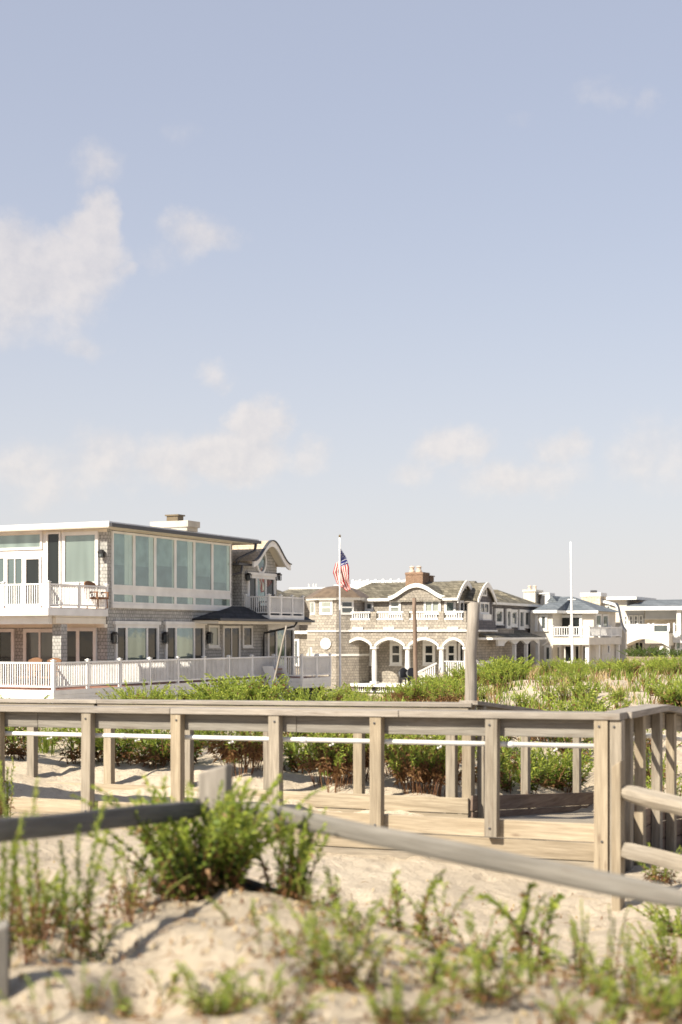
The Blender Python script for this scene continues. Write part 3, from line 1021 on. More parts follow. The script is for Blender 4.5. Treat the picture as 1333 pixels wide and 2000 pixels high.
# chairs seen over the railings
def wicker_chair(fr, par_z, x, y, rz, label, mat='wicker', w_=.62, hb=.98, group=None):
    p = fr.world(x, y, 0)
    o = empty('patio_chair', (p.x, p.y, fr.O.z + par_z), fr.ang + rz)
    tag(o, label, 'chair', group)
    h = w_ / 2
    MB().box(-h, h, -.28, .30, .36, .44).build('seat', mat, o, bevel=.02)
    mb = MB()
    lo, up = [], []
    for i in range(9):
        a = -1 + 2 * i / 8
        yy = .26 + .08 * (1 - a * a)
        lo.append(((a * h, yy, .445), (a * h, yy + .06, .445)))
        up.append(((a * h, yy + .10, hb - .10 * a * a), (a * h, yy + .16, hb - .10 * a * a)))
    mb.strip(lo, up)
    mb.build('backrest', mat, o)
    for q in (-1, 1):
        MB().box(q * h - .03, q * h + .03, -.26, .26, .60, .65).box(q * h - .025, q * h + .025, -.25, -.2, .445, .60).build('armrest', mat, o)
        MB().tube([(q * (h - .04), -.24, 0), (q * (h - .05), -.22, .36)], .025, 6).build('leg', mat, o)
        MB().tube([(q * (h - .04), .28, 0), (q * (h - .05), .24, .36)], .025, 6).build('leg', mat, o)
    return o


yy = yf + 1.2
Dc = Wall(A, 'y', yy)
for q, lb in ((57, 'brown wicker chair on the lower deck, farther from the railing corner'),
              (94, 'brown wicker chair on the lower deck, nearer to the railing corner')):
    wicker_chair(A, zDeck + .003, Dc.a(q), yy, 0, lb, hb=1.12)
wicker_chair(A, zB + .003, Wall(A, 'y', -.9).a(187), -.75, R(90), 'brown wicker chair on the upper balcony beside the shingled corner pier', w_=.7, hb=1.08)
wicker_chair(A, zBal - .028, .62, yb0 + .75, R(-60), 'black patio chair on the small balcony under the curved gable', 'black_metal')
wicker_chair(A, zDeck + .003, xj - .62, yj2 - 1.0, R(-80), 'white patio chair on the jutting end of the lower deck', 'white_paint', hb=1.1)
# ------------------------------------------------------------------ house B: tan shingle house with arches, turret and gables
B = Frame(911, 86.0, -0.62)
hB = empty('arcade_house', B.O, GRID)
tag(hB, 'tan shingled house with a white arched porch, an octagonal turret and a brick chimney', 'house')
Bf = Wall(B, 'y', 0)              # arcade front
zf = lambda px, py, w=Bf: w.z(px, py)
zPor = Bf.z(760, 1336)            # porch floor
zBelt = Bf.z(760, 1233)
zSpr = Bf.z(760, 1263)
zCr = Bf.z(760, 1249)
zRl = Bf.z(760, 1196)
zRb = Bf.z(760, 1211)
xL = Bf.a(668)
arches = [(677, 726), (733.5, 790), (799, 856.5), (865.5, 907)]
# arcade wall: spandrels over the arches in one strip
lo, up = [], []
pts = [(xL, zSpr)]
arcs = []
for p0, p1 in arches:
    a0, a1 = Bf.a(p0), Bf.a(p1)
    arc = [(a0 + (a1 - a0) * i / 14, zSpr + (zCr - zSpr) * math.sin(math.pi * i / 14) ** .75) for i in range(15)]
    arcs.append(arc)
    pts += [(a0 - .001, zSpr)] + arc + [(a1 + .001, zSpr)]
pts.append((0, zSpr))
mb = MB()
mb.strip([((a, 0, z), (a, .35, z)) for a, z in pts], [((a, 0, zBelt), (a, .35, zBelt)) for a, z in pts])
mb.build('wall', 'shingle_tan', hB)
for arc in arcs:
    mb = MB()
    n_ = len(arc)
    cx = (arc[0][0] + arc[-1][0]) / 2
    ou = [(cx + (a - cx) * 1.05, z + .13) for a, z in arc]
    mb.strip([((a, -.05, z - .02), (a, .36, z - .02)) for a, z in arc], [((a, -.05, z), (a, .36, z)) for a, z in ou])
    mb.build('arch_trim', 'white_trim', hB)
MB().box(xL - .1, .06, -.10, -.002, zBelt - .02, zBelt + .09).build('belt_course', 'white_trim', hB)
MB().box(.002, .09, -.10, 5.4, zBelt - .02, zBelt + .09).build('belt_course', 'white_trim', hB)
for q in (671.5, 729.7, 794.6, 860.8, 910):
    a = Bf.a(q)
    mb = MB()
    mb.lathe(a, .17, [(.15, zPor + .15), (.17, zPor + 1.0), (.135, zSpr - .14)], 14)
    mb.box(a - .22, a + .22, -.05, .39, zPor, zPor + .15)
    mb.box(a - .21, a + .21, -.04, .38, zSpr - .14, zSpr - .004)
    mb.build('column', 'white_trim', hB)
q0, q1 = Bf.a(862) - .35, Bf.a(862) + .3
MB().box(q0, q1, -.12, .42, -.1, zPor + .75).build('porch_pier', 'shingle_tan', hB)
MB().box(Bf.a(912) - .25, Bf.a(912) + .35, -.12, .42, -.1, zPor + .75).build('porch_pier', 'shingle_tan', hB)
# porch
MB().box(xL, 0, -.02, 2.2, zPor - .18, zPor - .002).build('porch_floor', 'white_trim', hB)
MB().box(xL, -.02, .37, 2.2, zBelt - .5, zBelt - .44).build('porch_ceiling', 'soffit', hB)
MB().box(xL - .5, -.05, .2, 9, -.1, zPor - .19).build('foundation', 'underdeck_shade', hB)
MB().box(xL - .5, -.05, 2.2, 9, zPor - .18, zBelt + .2).build('wall', 'shingle_tan', hB)
Pw = Wall(B, 'y', 2.2)
for (x0, x1, gl) in ((706, 727.5, 'dark_glass'), (762.5, 786, 'dark_glass'), (827, 851, 'dark_glass'), (872, 893, 'dark_glass')):
    a0, a1 = Pw.a(x0), Pw.a(x1)
    z0_, z1_ = Pw.z(x0, 1299), Pw.z(x0, 1256)
    window(Pw, hB, (a0, a1, z0_, z1_), fw=.18, nz=2, glass=gl, d=.08)
    window(Pw, hB, (a0, a1, z1_ + .02, z1_ + .62), fw=.14, glass=gl, d=.07, sill=False)
window(Pw, hB, (Pw.a(896), Pw.a(909), zPor, Pw.z(900, 1256)), fw=.14, glass='dark_glass', name='porch_door', sill=False)
railing(hB, (Bf.a(866), .2), (Bf.a(909), .2), zPor, Bf.z(880, 1291), 2, bw=.045, gap=.14, ends=(0, 0))
railing(hB, (Bf.a(677), .2), (Bf.a(727), .2), zPor - .62, zPor - .05, 2, bw=.045, gap=.14, ends=(0, 0))
railing(hB, (Bf.a(733), .2), (Bf.a(790), .2), zPor - .62, zPor - .05, 2, bw=.045, gap=.14, ends=(0, 0))
# stair rail running down from the pier
s0, s1 = Bf.a(857), Bf.a(822)
mb = MB()
zA_, zB_ = Bf.z(857, 1295), Bf.z(822, 1318)
mb.beam((s0, -.3, zA_), (s1, -1.4, zB_), .09, .09)
mb.beam((s0, -.3, zA_ - .75), (s1, -1.4, zB_ - .75), .09, .12)
for i in range(1, 12):
    f = i / 12
    x_, y_, z_ = s0 + (s1 - s0) * f, -.3 - 1.1 * f, zA_ + (zB_ - zA_) * f
    mb.box(x_ - .03, x_ + .03, y_ - .03, y_ + .03, z_ - .75, z_ - .03)
mb.build('stair_railing', 'white_paint', hB)
# balcony parapet: shingled, leaning out a little to the belt, with white rail panels between piers
secs = [(678, 722), (735, 787), (799, 855), (867, 904)]
mb = MB()
mb.strip([((xL, -.01, zBelt + .09), (xL, .3, zBelt + .09)), ((.02, -.01, zBelt + .09), (.02, .3, zBelt + .09))],
         [((xL, .12, zRb), (xL, .32, zRb)), ((.0, .12, zRb), (.0, .32, zRb))])
mb.build('parapet', 'shingle_tan', hB)
mb = MB()
mb.strip([((.02, .1, zBelt + .09), (-.3, .1, zBelt + .09)), ((.02, 5.4, zBelt + .09), (-.3, 5.4, zBelt + .09))],
         [((-.08, .1, zRb), (-.3, .1, zRb)), ((-.08, 5.4, zRb), (-.3, 5.4, zRb))])
mb.build('parapet', 'shingle_shaded', hB)  # side face takes the shaded copy of the front shingles
ed = [xL] + [v for p in secs for v in (Bf.a(p[0]), Bf.a(p[1]))] + [0.0]
for i in range(0, len(ed), 2):
    MB().hexa([(ed[i], .05, zBelt + .092), (ed[i + 1], .05, zBelt + .092), (ed[i + 1], .34, zBelt + .092), (ed[i], .34, zBelt + .092)],
              [(ed[i] + .05, .10, zRl + .04), (ed[i + 1] - .05, .10, zRl + .04), (ed[i + 1] - .05, .34, zRl + .04), (ed[i] + .05, .34, zRl + .04)]).build('parapet_pier', 'shingle_tan', hB)
for p in secs:
    a0, a1 = Bf.a(p[0]), Bf.a(p[1])
    mb = MB()
    mb.box(a0, a1, .10, .30, zRl - .04, zRl + .06).box(a0, a1, .08, .34, zRb + .001, zRb + .10)
    n_ = int((a1 - a0) / .15)
    for i in range(1, n_):
        x_ = a0 + (a1 - a0) * i / n_
        mb.box(x_ - .03, x_ + .03, .16, .22, zRb + .10, zRl - .04)
    mb.build('railing', 'white_paint', hB)
    am = (a0 + a1) / 2
    MB().box(am - .36, am + .36, -.10, .12, zBelt + .095, zBelt + .26).build('scupper', 'white_trim', hB)
MB().box(xL, -.05, .35, 1.6, zBelt - .1, zBelt + .12).build('balcony_floor', 'deck_board', hB)
# upper storey
Uw = Wall(B, 'y', 1.6)
zEv = Uw.z(800, 1170)
xU = Uw.a(893.5)
MB().box(Uw.a(660), xU, 1.6, 7.5, zBelt + .1, zEv + .05).build('wall', 'shingle_tan', hB)
for r, kw in (((714, 1175.5, 730, 1193), dict(nz=1, glass='grey_glass')), ((761.5, 1172, 784, 1199), dict(nz=2, glass='blind_glass')),
              ((829, 1171, 862, 1199), dict(nx=2, glass='blind_glass')), ((869.5, 1172.5, 891, 1199), dict(nz=1, glass='sea_glass'))):
    window(Uw, hB, Uw.rect(*r), fw=.14, d=.08, **kw)
window(Uw, hB, Uw.rect(666, 1171, 690, 1199), fw=.16, nx=1, glass='grey_glass', d=.08)
# main roof: ridge along the front
zRg = Wall(B, 'y', 4.6).z(800, 1137)
xr0, xr1 = Uw.a(655), xU + .1
mb = MB()
mb.add([(xr0, 1.32, zEv + .03), (xr1, 1.32, zEv + .03), (xr1, 4.6, zRg), (xr0 + 1.2, 4.6, zRg), (xr1, 8.2, zEv + .03), (xr0, 8.2, zEv + .03),
        (xr0, 1.32, zEv - .10), (xr1, 1.32, zEv - .10), (xr1, 8.2, zEv - .10), (xr0, 8.2, zEv - .10)],
       [(0, 1, 2, 3), (3, 2, 4, 5), (0, 3, 5), (1, 4, 2), (0, 6, 7, 1), (1, 7, 8, 4), (4, 8, 9, 5), (5, 9, 6, 0), (6, 9, 8, 7)])
mb.build('roof', 'roof_brown', hB)
_ga = min(1.3, Wall(B, 'x', xU + .25).a(894))
_g0, _g1 = Wall(B, 'y', .85).a(757), Wall(B, 'y', .85).a(864)
MB().box(xr0 - .1, _g0, 1.2, 1.315, zEv - .12, zEv + .05).box(_g1, xr1 + .2, _ga - .10, _ga + .02, zEv - .13, zEv + .03).build('eave_trim', 'white_trim', hB)
MB().box(xr0, xr1 - .1, 1.33, 1.595, zEv - .15, zEv - .104).build('soffit', 'soffit', hB)
# curved centre gable
Gf = Wall(B, 'y', .85)
gc, gh = (Gf.a(755) + Gf.a(866)) / 2, (Gf.a(866) - Gf.a(755)) / 2
zG0, zG1 = Gf.z(800, 1168), Gf.z(805, 1143)
gp = [(gc + gh * t, zG0 + (zG1 - zG0) * (0.5 + 0.5 * math.cos(math.pi * t)) ** .85) for t in [i / 12 - 1 for i in range(25)]]
fill_under(hB, 'gable_wall', [(a, z - .01) for a, z in gp if z > zG0 + .02], 'y', 1.29, 1.59, zG0 - .14, 'shingle_tan')
curve_slab(hB, 'gable_roof', gp, 'y', 1.20, 4.5, .10, 'roof_brown')
curve_slab(hB, 'barge_board', [(a, z - .12) for a, z in gp], 'y', 1.10, 1.195, .25, 'white_trim')
# chimneys
Cw = Wall(B, 'y', 3.6)
c0, c1, z0_, z1_ = Cw.rect(792.5, 1118, 826, 1140)
k = MB().box(c0, c1, 3.6, 4.7, z0_ - .5, z1_).box(c0 - .03, c1 + .03, 3.57, 4.73, z1_ - .16, z1_ - .02).build('chimney', 'brick', hB)
for q in (799.5, 813):
    a = Cw.a(q)
    MB().lathe(a, 4.1, [(.2, z1_), (.2, z1_ + .12), (.14, z1_ + .16), (.14, z1_ + .30), (.19, z1_ + .34), (.12, z1_ + .42)], 10).build('chimney_pot', 'pot', k)
c0, c1, z0_, z1_ = Wall(B, 'y', 4.9).rect(822, 1126, 840, 1142)
MB().box(c0, c1, 4.9, 5.6, z0_ - .6, z1_).box(c0 - .05, c1 + .05, 4.85, 5.65, z1_ - .002, z1_ + .06).build('chimney', 'brick', hB)
# two gablets on the side
xg = xU + .25
Ge = Wall(B, 'x', xg)
Sd = Wall(B, 'x', xU)


def gablet(p0, p1, ppk, pyl, pyp, xback, wallx, wins):
    w = Wall(B, 'x', wallx + .25)
    a0, a1 = w.a(p0), w.a(p1)
    ac, hw_ = (a0 + a1) / 2, (a1 - a0) / 2
    z0_, z1_ = w.z(p0, pyl), w.z(ppk, pyp)
    pr = gothic(ac, hw_, z0_, z1_)
    curve_slab(hB, 'gable_roof', pr, 'x', xback, wallx + .22, .10, 'roof_brown')
    curve_slab(hB, 'barge_board', [(a, z - .20) for a, z in pr], 'x', wallx + .225, wallx + .30, .32, 'white_trim')
    fill_under(hB, 'gable_wall', [(a, z - .02) for a, z in pr if z > z0_ + .1], 'x', wallx - .2, wallx + .002, z0_ - .1, 'shingle_shaded')
    wl = Wall(B, 'x', wallx)
    window(wl, hB, (ac - .45, ac + .45, z0_ + .35, z0_ + .85), fw=.10, nx=2, glass='grey_glass', sill=False, d=.07)
    return ac, hw_, z0_


Sd = Wall(B, 'x', xU)
ac, hw1, _ = gablet(894, 930, 911, 1171, 1137, -2.0, xU, None)
y1_ = Sd.a(929)
window(Sd, hB, (Sd.a(896.5), Sd.a(913), Sd.z(900, 1197), Sd.z(900, 1173)), fw=.14, nx=2, glass='dark_glass', sill=True, d=.08)
xW = xU + .75
Wd = Wall(B, 'x', xW)
a0, a1 = Wd.a(934), Wd.a(962)
MB().box(-7, xW, a0, a1, zPor - .2, zEv + .05).build('wall', 'shingle_shaded', hB)
MB().box(xU - 2, xW - .01, 2.4, a0 - .01, zPor - .2, zBelt).build('wall', 'shingle_shaded', hB)
gablet(934, 970, 954, 1174, 1141, -5.0, xW, None)
window(Wd, hB, (Wd.a(936), Wd.a(954), Wd.z(945, 1199), Wd.z(945, 1176)), fw=.12, nx=2, glass='dark_glass', d=.08)
mb = MB()
Wd.box(mb, Wd.a(935.5), Wd.a(952), Wd.z(945, 1213), Wd.z(945, 1200), 0.002, .30)
mb.build('flower_box', 'white_trim', hB)
window(Wd, hB, (Wd.a(934.5), Wd.a(955.5), Wd.z(945, 1259), Wd.z(945, 1241)), fw=.14, nx=2, glass='pale_glass', d=.10, sill=False)
window(Wd, hB, (Wd.a(934.5), Wd.a(955.5), zPor, Wd.z(945, 1260)), fw=.14, nx=2, glass='dark_glass', d=.10, name='porch_door', sill=False)
railing(hB, (xW + .9, Wall(B, 'x', xW + .9).a(930)), (xW + .9, Wall(B, 'x', xW + .9).a(960)), zPor, Wall(B, 'x', xW + .9).z(945, 1291), 2, bw=.04, gap=.16)
MB().box(xW, xW + 1.0, a0 - 2, a1, zPor - .18, zPor - .003).build('porch_floor', 'white_trim', hB)
MB().box(xW, xW + .95, a0 - 2, a1, -.1, zPor - .19).build('foundation', 'underdeck_shade', hB)
# roof walk over the ridge
rw = Wall(B, 'y', 6.2)
zw0, zw1 = rw.z(740, 1142), rw.z(740, 1134)
railing(hB, (rw.a(690), 6.2), (rw.a(795), 6.2), zw0, zw1, 8, gap=.3, bw=.05, pw=.12)
MB().box(rw.a(660), rw.a(840), 5.6, 7.6, zEv, zw0 + .02).build('roof_deck', 'white_trim', hB)

# turret, eight-sided
tcx, tcy = Bf.a(645), 1.15
tr_ = (Bf.a(692) - Bf.a(600)) / 2 * 1.0
zTe = Bf.z(645, 1168)
zTd = Bf.z(645, 1143)


def octo(r, z, off=math.pi / 8):
    return [(tcx + r * math.cos(off + math.pi / 4 * i), tcy + r * math.sin(off + math.pi / 4 * i), z) for i in range(8)]


def ring_solid(name, levels, mat):
    mb = MB()
    vs = []
    for r, z in levels:
        vs += octo(r, z)
    fs = []
    for k in range(len(levels) - 1):
        fs += [(k * 8 + i, k * 8 + (i + 1) % 8, k * 8 + 8 + (i + 1) % 8, k * 8 + 8 + i) for i in range(8)]
    fs.append(tuple(range(8))[::-1])
    fs.append(tuple((len(levels) - 1) * 8 + i for i in range(8)))
    mb.add(vs, fs)
    return mb.build(name, mat, tur)


tur = empty('turret', (0, 0, 0)); tur.parent = hB
k8 = 1 / math.cos(math.pi / 8)
ra = tr_ * k8
ring_solid('wall', [(ra * 1.10, -.1), (ra * 1.10, zBelt), (ra * 1.0, zRl + .05), (ra * 1.0, zTe)], 'shingle_tan')
ring_solid('belt_course', [(ra * 1.13, zBelt - .03), (ra * 1.13, zBelt + .07)], 'white_trim')
ring_solid('eave_trim', [(ra * 1.13, zTe - .14), (ra * 1.17, zTe + .02)], 'white_trim')
ring_solid('dome', [(ra * 1.20, zTe + .021), (ra * .96, zTe + .30), (ra * .70, zTe + .57), (ra * .42, zTd - .08), (ra * .12, zTd)], 'copper_roof')
ring_solid('water_table', [(ra * 1.12, Bf.z(645, 1281)), (ra * 1.12, Bf.z(645, 1277))], 'white_trim')


def facet_box(name, i, half, z0_, z1_, d0, d1, mat, par, r=None, sh=0.0):
    """a box lying on the face of the octagon whose outward direction is i * 45 degrees"""
    th = math.pi / 4 * i
    n_ = Vector((math.cos(th), math.sin(th), 0)); t_ = Vector((-n_.y, n_.x, 0))
    r = tr_ if r is None else r
    c_ = Vector((tcx, tcy, 0)) + t_ * sh
    mb = MB()
    lo = [c_ + n_ * (r + d) + t_ * q for d, q in ((d0, -half), (d0, half), (d1, half), (d1, -half))]
    mb.hexa([p + Vector((0, 0, z0_)) for p in lo], [p + Vector((0, 0, z1_)) for p in lo])
    return mb.build(name, mat, par)


z0_, z1_ = Bf.z(645, 1201), Bf.z(645, 1172)
fh = tr_ * math.tan(math.pi / 8)
for i, gl in ((-3, 'blind_glass'), (-2, 'blind_glass'), (-1, 'grey_glass'), (-4, 'grey_glass')):
    fr_ = facet_box('window', i, fh * .66, z0_, z1_, .0, .07, 'white_trim', tur)
    if i == -3:
        for q in (-1, 1):
            facet_box('pane', i, fh * .21, z0_ + .16, z1_ - .16, .07, .085, gl, fr_, sh=q * fh * .26)
    else:
        facet_box('pane', i, fh * .46, z0_ + .16, z1_ - .16, .07, .085, gl, fr_)
        facet_box('meeting_rail', i, fh * .46, (z0_ + z1_) / 2 - .04, (z0_ + z1_) / 2 + .04, .086, .10, 'white_trim', fr_)
# round white plaque and small arched window on the turret
th = -math.pi / 2
mb = MB()
pc = Bf.at(637, 1257)
fy_ = tcy - tr_ * 1.10 - .02
ppx, ppz = Wall(B, 'y', fy_).at(637, 1257)
ring = [(ppx + .36 * math.cos(2 * math.pi * i / 28), ppz + .36 * math.sin(2 * math.pi * i / 28)) for i in range(28)]
mb.add([(a, fy_ + .05, z) for a, z in ring] + [(a, fy_ - .06, z) for a, z in ring],
       [tuple(range(28)), tuple(range(28, 56))[::-1]] + [(i, (i + 1) % 28, 28 + (i + 1) % 28, 28 + i) for i in range(28)])
mb.build('round_plaque', 'white_paint', tur)
n3 = Vector((math.cos(-3 * math.pi / 4), math.sin(-3 * math.pi / 4), 0)); t3 = Vector((-n3.y, n3.x, 0))
zz0, zz1 = Bf.z(602, 1285), Bf.z(602, 1264)


def arch_face(s_, d):
    pts = [(-.24 * s_, zz0)] + [(-.24 * s_ * math.cos(math.pi * i / 10), zz1 - .24 * s_ + .24 * s_ * math.sin(math.pi * i / 10)) for i in range(11)] + [(.24 * s_, zz0)]
    return [Vector((tcx, tcy, 0)) + n3 * (tr_ * 1.10 + d) + t3 * a + Vector((0, 0, z)) for a, z in pts]


mb = MB()
o1, o2 = arch_face(1.35, .0), arch_face(1.35, .08)
n_ = len(o1)
mb.add(o1 + o2, [tuple(range(n_, 2 * n_))] + [(i, (i + 1) % n_, n_ + (i + 1) % n_, n_ + i) for i in range(n_)])
ar = mb.build('arched_window', 'white_trim', tur)
mb = MB(); mb.add(arch_face(.9, .09), [tuple(range(n_))]); mb.build('pane', 'blind_glass', ar)
# part of the house left of the turret
Lw = Wall(B, 'y', 3.0)
MB().box(Lw.a(560), Lw.a(640), 3.0, 9, -.1, Bf.z(600, 1233)).build('wall', 'shingle_tan', hB)
MB().box(Lw.a(555), Lw.a(610), 2.6, 2.99, Lw.z(580, 1238), Lw.z(580, 1232)).build('belt_course', 'white_trim', hB)
window(Lw, hB, Lw.rect(574, 1248, 586, 1300), fw=.14, glass='grey_glass', d=.08)

# ------------------------------------------------------------------ house G: low dark roofs behind
G = Frame(540, 112.0, -0.7)
hG = empty('hidden_house', G.O, GRID)
tag(hG, 'dark shingled roof with white ridge trim of a house behind the turret', 'house')
Gw = Wall(G, 'y', 0)
x0_, x1_ = Gw.a(520), Gw.a(705)
zE, zR = Gw.z(600, 1166), Wall(G, 'y', 4).z(600, 1150)
MB().box(x0_, x1_, .3, 8, 0, zE).build('wall', 'shingle_tan', hG)
mb = MB()
mb.add([(x0_, 0, zE), (x1_, 0, zE), (x1_, 4, zR), (x0_, 4, zR), (x0_, 8.3, zE), (x1_, 8.3, zE)], [(0, 1, 2, 3), (3, 2, 5, 4), (0, 3, 4), (1, 5, 2), (0, 4, 5, 1)])
mb.build('roof', 'roof_brown', hG)
MB().box(x0_, x1_, 3.9, 4.15, zR - .02, zR + .10).build('ridge_cap', 'white_trim', hG)
for q in (604, 613, 618):
    a = Wall(G, 'y', 4).a(q)
    MB().lathe(a, 4.0, [(.06, zR), (.06, zR + .40)], 6).build('vent_pipe', 'white_trim', hG)
xa, xb_ = Gw.a(530), Gw.a(583)
zE2, zR2_ = Gw.z(560, 1172), Gw.z(560, 1150)
mb = MB()
mb.add([(xa, -4, zE2), (xb_ + .4, -4, zE2), (xb_ - 1.2, -1.8, zR2_), (xa, -1.8, zR2_), (xa, .2, zE2), (xb_ + .4, .2, zE2)], [(0, 1, 2, 3), (3, 2, 5, 4), (0, 3, 4), (1, 5, 2), (0, 4, 5, 1)])
mb.build('roof', 'roof_brown', hG)
MB().box(xa, xb_, -3.8, .2, 0, zE2 - .005).build('wall', 'stucco', hG)

# ------------------------------------------------------------------ house C: dark shaded wing with six windows and a lower roof over arches
Cc = Frame(958, 92.0, -0.5)
hC = empty('dormered_house', Cc.O, GRID)
tag(hC, 'shingled house, coloured dark for its shade, with narrow side windows, three hipped roof bays and brown porch roof', 'house')
Cx, Cy = Wall(Cc, 'x', 0), Wall(Cc, 'y', 0)
yE = Cx.a(1049)
zE = Cx.z(1000, 1183)
MB().box(-7, 0, 0, yE, 0, zE).build('wall', 'shingle_shaded', hC)
for (p0, p1, y0_, y1_) in ((966, 981, 1188, 1220), (987.5, 997, 1188.5, 1228), (996.8, 1009, 1190, 1224), (1012.5, 1022.5, 1190, 1229), (1022.8, 1034, 1191, 1226), (1038, 1047, 1191, 1230)):
    a0, a1, z0_, z1_ = Cx.rect(p0, y0_, p1, y1_)
    window(Cx, hC, (a0, a1, z0_, z1_), fw=.20, glass='grey_glass', d=.10)
mb = MB()
Cy.box(mb, -1.1, -.02, Cy.z(950, 1224), Cy.z(950, 1185), .002, .06)  # white strip paints the sunlit end of the dark wall
mb.build('lit_strip', 'white_trim', hC)
mb = MB()
Cx.box(mb, .0, .32, Cx.z(960, 1224), Cx.z(960, 1185), .002, .05)
mb.build('lit_strip', 'white_trim', hC)
MB().box(-7.2, .30, -.25, yE + .25, zE + .001, zE + .16).build('eave_trim', 'white_trim', hC)
for i in range(3):
    a0, a1 = yE * i / 3, yE * (i + 1) / 3
    am = (a0 + a1) / 2
    zr = Wall(Cc, 'x', -2.2).z((985, 1008, 1030)[i], (1153, 1155, 1156)[i])
    zb = zE + .162
    mb = MB()
    mb.add([(.28, a0 - .1, zb), (.28, a1 + .1, zb), (-2.4, am, zr), (-7, am, zr), (-7, a0 - .1, zb), (-7, a1 + .1, zb)],
           [(0, 1, 2), (0, 2, 3, 4), (1, 5, 3, 2), (3, 5, 4), (0, 4, 5, 1)])
    mb.build('hip_roof', ('roof_brown', 'roof_tan', 'roof_tan')[i] if 0 else 'roof_brown', hC)
xk = 1.5
Ck = Wall(Cc, 'x', xk)
p0, p1 = Ck.a(960), Ck.a(1063)
zk0, zk1 = Ck.z(1010, 1245), Cx.z(1000, 1231)
mb = MB()
mb.add([(xk, p0, zk0), (xk, p1, zk0), (.002, p1 - .6, zk1), (.002, p0, zk1), (.002, p1, zk0 - .001), (.002, p0, zk0 - .001)], [(0, 1, 2, 3), (0, 3, 5), (1, 4, 2), (0, 5, 4, 1)])
mb.build('porch_roof', 'roof_brown', hC)
MB().box(.01, xk + .10, p0 - .05, p1 + .05, zk0 - .14, zk0 - .004).build('eave_trim', 'white_trim', hC)
MB().tube([(xk + .1, p1, zk0 - .08), (xk + .2, p1 + .3, zk0 - .25), (xk - .2, p1 + .2, zk0 - .55)], .07).build('downspout', 'white_trim', hC)
Ca = Wall(Cc, 'x', xk - .15)
zsp, zcr = Ca.z(1010, 1258), Ca.z(1010, 1251)
pts = [(Ca.a(972), zsp - .1), (Ca.a(984) - .001, zsp - .1)]
for q0, q1 in ((984, 1003), (1008, 1026), (1031, 1049)):
    b0, b1 = Ca.a(q0), Ca.a(q1)
    pts += [(b0 + (b1 - b0) * i / 10, zsp + (zcr - zsp) * math.sin(math.pi * i / 10)) for i in range(11)]
pts += [(Ca.a(1053), zsp - .1)]
mb = MB()
mb.strip([((xk - .25, a, z), (xk - .10, a, z)) for a, z in pts], [((xk - .25, a, zk0 - .145), (xk - .10, a, zk0 - .145)) for a, z in pts])
mb.build('porch_spandrel', 'grey_siding', hC)
for q in (1005.5, 1028.5, 1051):
    a = Ca.a(q)
    MB().box(xk - .28, xk - .07, a - .12, a + .12, .3, zsp - .02).build('porch_post', 'grey_siding', hC)

# ------------------------------------------------------------------ house D: pale house with slate hip roof and white balcony
Dd = Frame(1080, 98.0, 0.0)
hD = empty('hip_roof_house', Dd.O, GRID)
tag(hD, 'pale house with a slate blue hip roof and a white balcony beside the bare flagpole', 'house')
D0, D2 = Wall(Dd, 'y', 0), Wall(Dd, 'y', 2.2)
zE = D0.z(1080, 1193)
xr = D2.a(1160)
MB().box(D0.a(1036), 0, 0, 8, .2, zE).build('wall', 'stucco', hD)
MB().box(.002, xr, 2.2, 8, .2, zE).build('wall', 'stucco', hD)
window(D0, hD, D0.rect(1055, 1200, 1070, 1232), fw=.16, glass='grey_glass', d=.08)
window(D0, hD, D0.rect(1046, 1200, 1051, 1232), fw=.1, glass='grey_glass', d=.08)
window(D2, hD, D2.rect(1093, 1201, 1138, 1244), fw=.2, nx=2, glass='dark_glass', name='sliding_door', d=.09, sill=False)
window(D2, hD, D2.rect(1082, 1202, 1089, 1244), fw=.08, glass='dark_glass', name='sliding_door', d=.09, sill=False)
Dx = Wall(Dd, 'x', xr)
for q0, q1 in ((2.6, 4.0), (4.4, 5.8)):
    window(Dx, hD, (q0, q1, D2.z(1150, 1228), D2.z(1150, 1199)), fw=.12, glass='pale_glass', d=.07)
xl_ = D0.a(1042)
zRg = Wall(Dd, 'y', 4).z(1110, 1165)
mb = MB()
mb.add([(xl_, -.35, zE), (.35, -.35, zE), (.35, 1.8, zE), (xr + .4, 1.8, zE), (xr + .4, 8.3, zE), (xl_, 8.3, zE), (xl_ + .5, 4.5, zRg), (xr - 2.2, 4.5, zRg)],
       [(0, 1, 6), (1, 2, 7, 6), (2, 3, 7), (3, 4, 7), (4, 5, 6, 7), (5, 0, 6), (0, 5, 4, 3, 2, 1)])
mb.build('roof', 'roof_slate', hD)
MB().box(xl_, .40, -.44, -.355, zE - .16, zE + .03).box(.36, .44, -.44, 1.7, zE - .16, zE + .03).box(.44, xr + .45, 1.70, 1.79, zE - .16, zE + .03).build('eave_trim', 'white_trim', hD)
d_ = Wall(Dd, 'y', 3.0)
a0, a1, z0_, z1_ = d_.rect(1290 - 6, 1165, 1300, 1176)
a0, a1, z0_, z1_ = d_.rect(1071, 1164, 1092, 1176)
mb = MB(); mb.add([(a0, 2.6, z0_), (a1, 2.6, z0_), ((a0 + a1) / 2, 2.6, z1_), (a0, 5, z0_), (a1, 5, z0_), ((a0 + a1) / 2, 5, z1_)], [(0, 1, 2), (3, 5, 4), (0, 2, 5, 3), (1, 4, 5, 2), (0, 3, 4, 1)])
mb.build('roof_gablet', 'roof_slate', hD)
cw = Wall(Dd, 'y', 3.4)
a0, a1, z0_, z1_ = cw.rect(1023, 1152, 1046, 1180)
k = MB().box(a0, a1, 3.4, 5.0, z0_ - 1, z1_ - .14).box(a0 - .06, a1 + .06, 3.34, 5.06, z1_ - .139, z1_).build('chimney', 'stucco', hD)
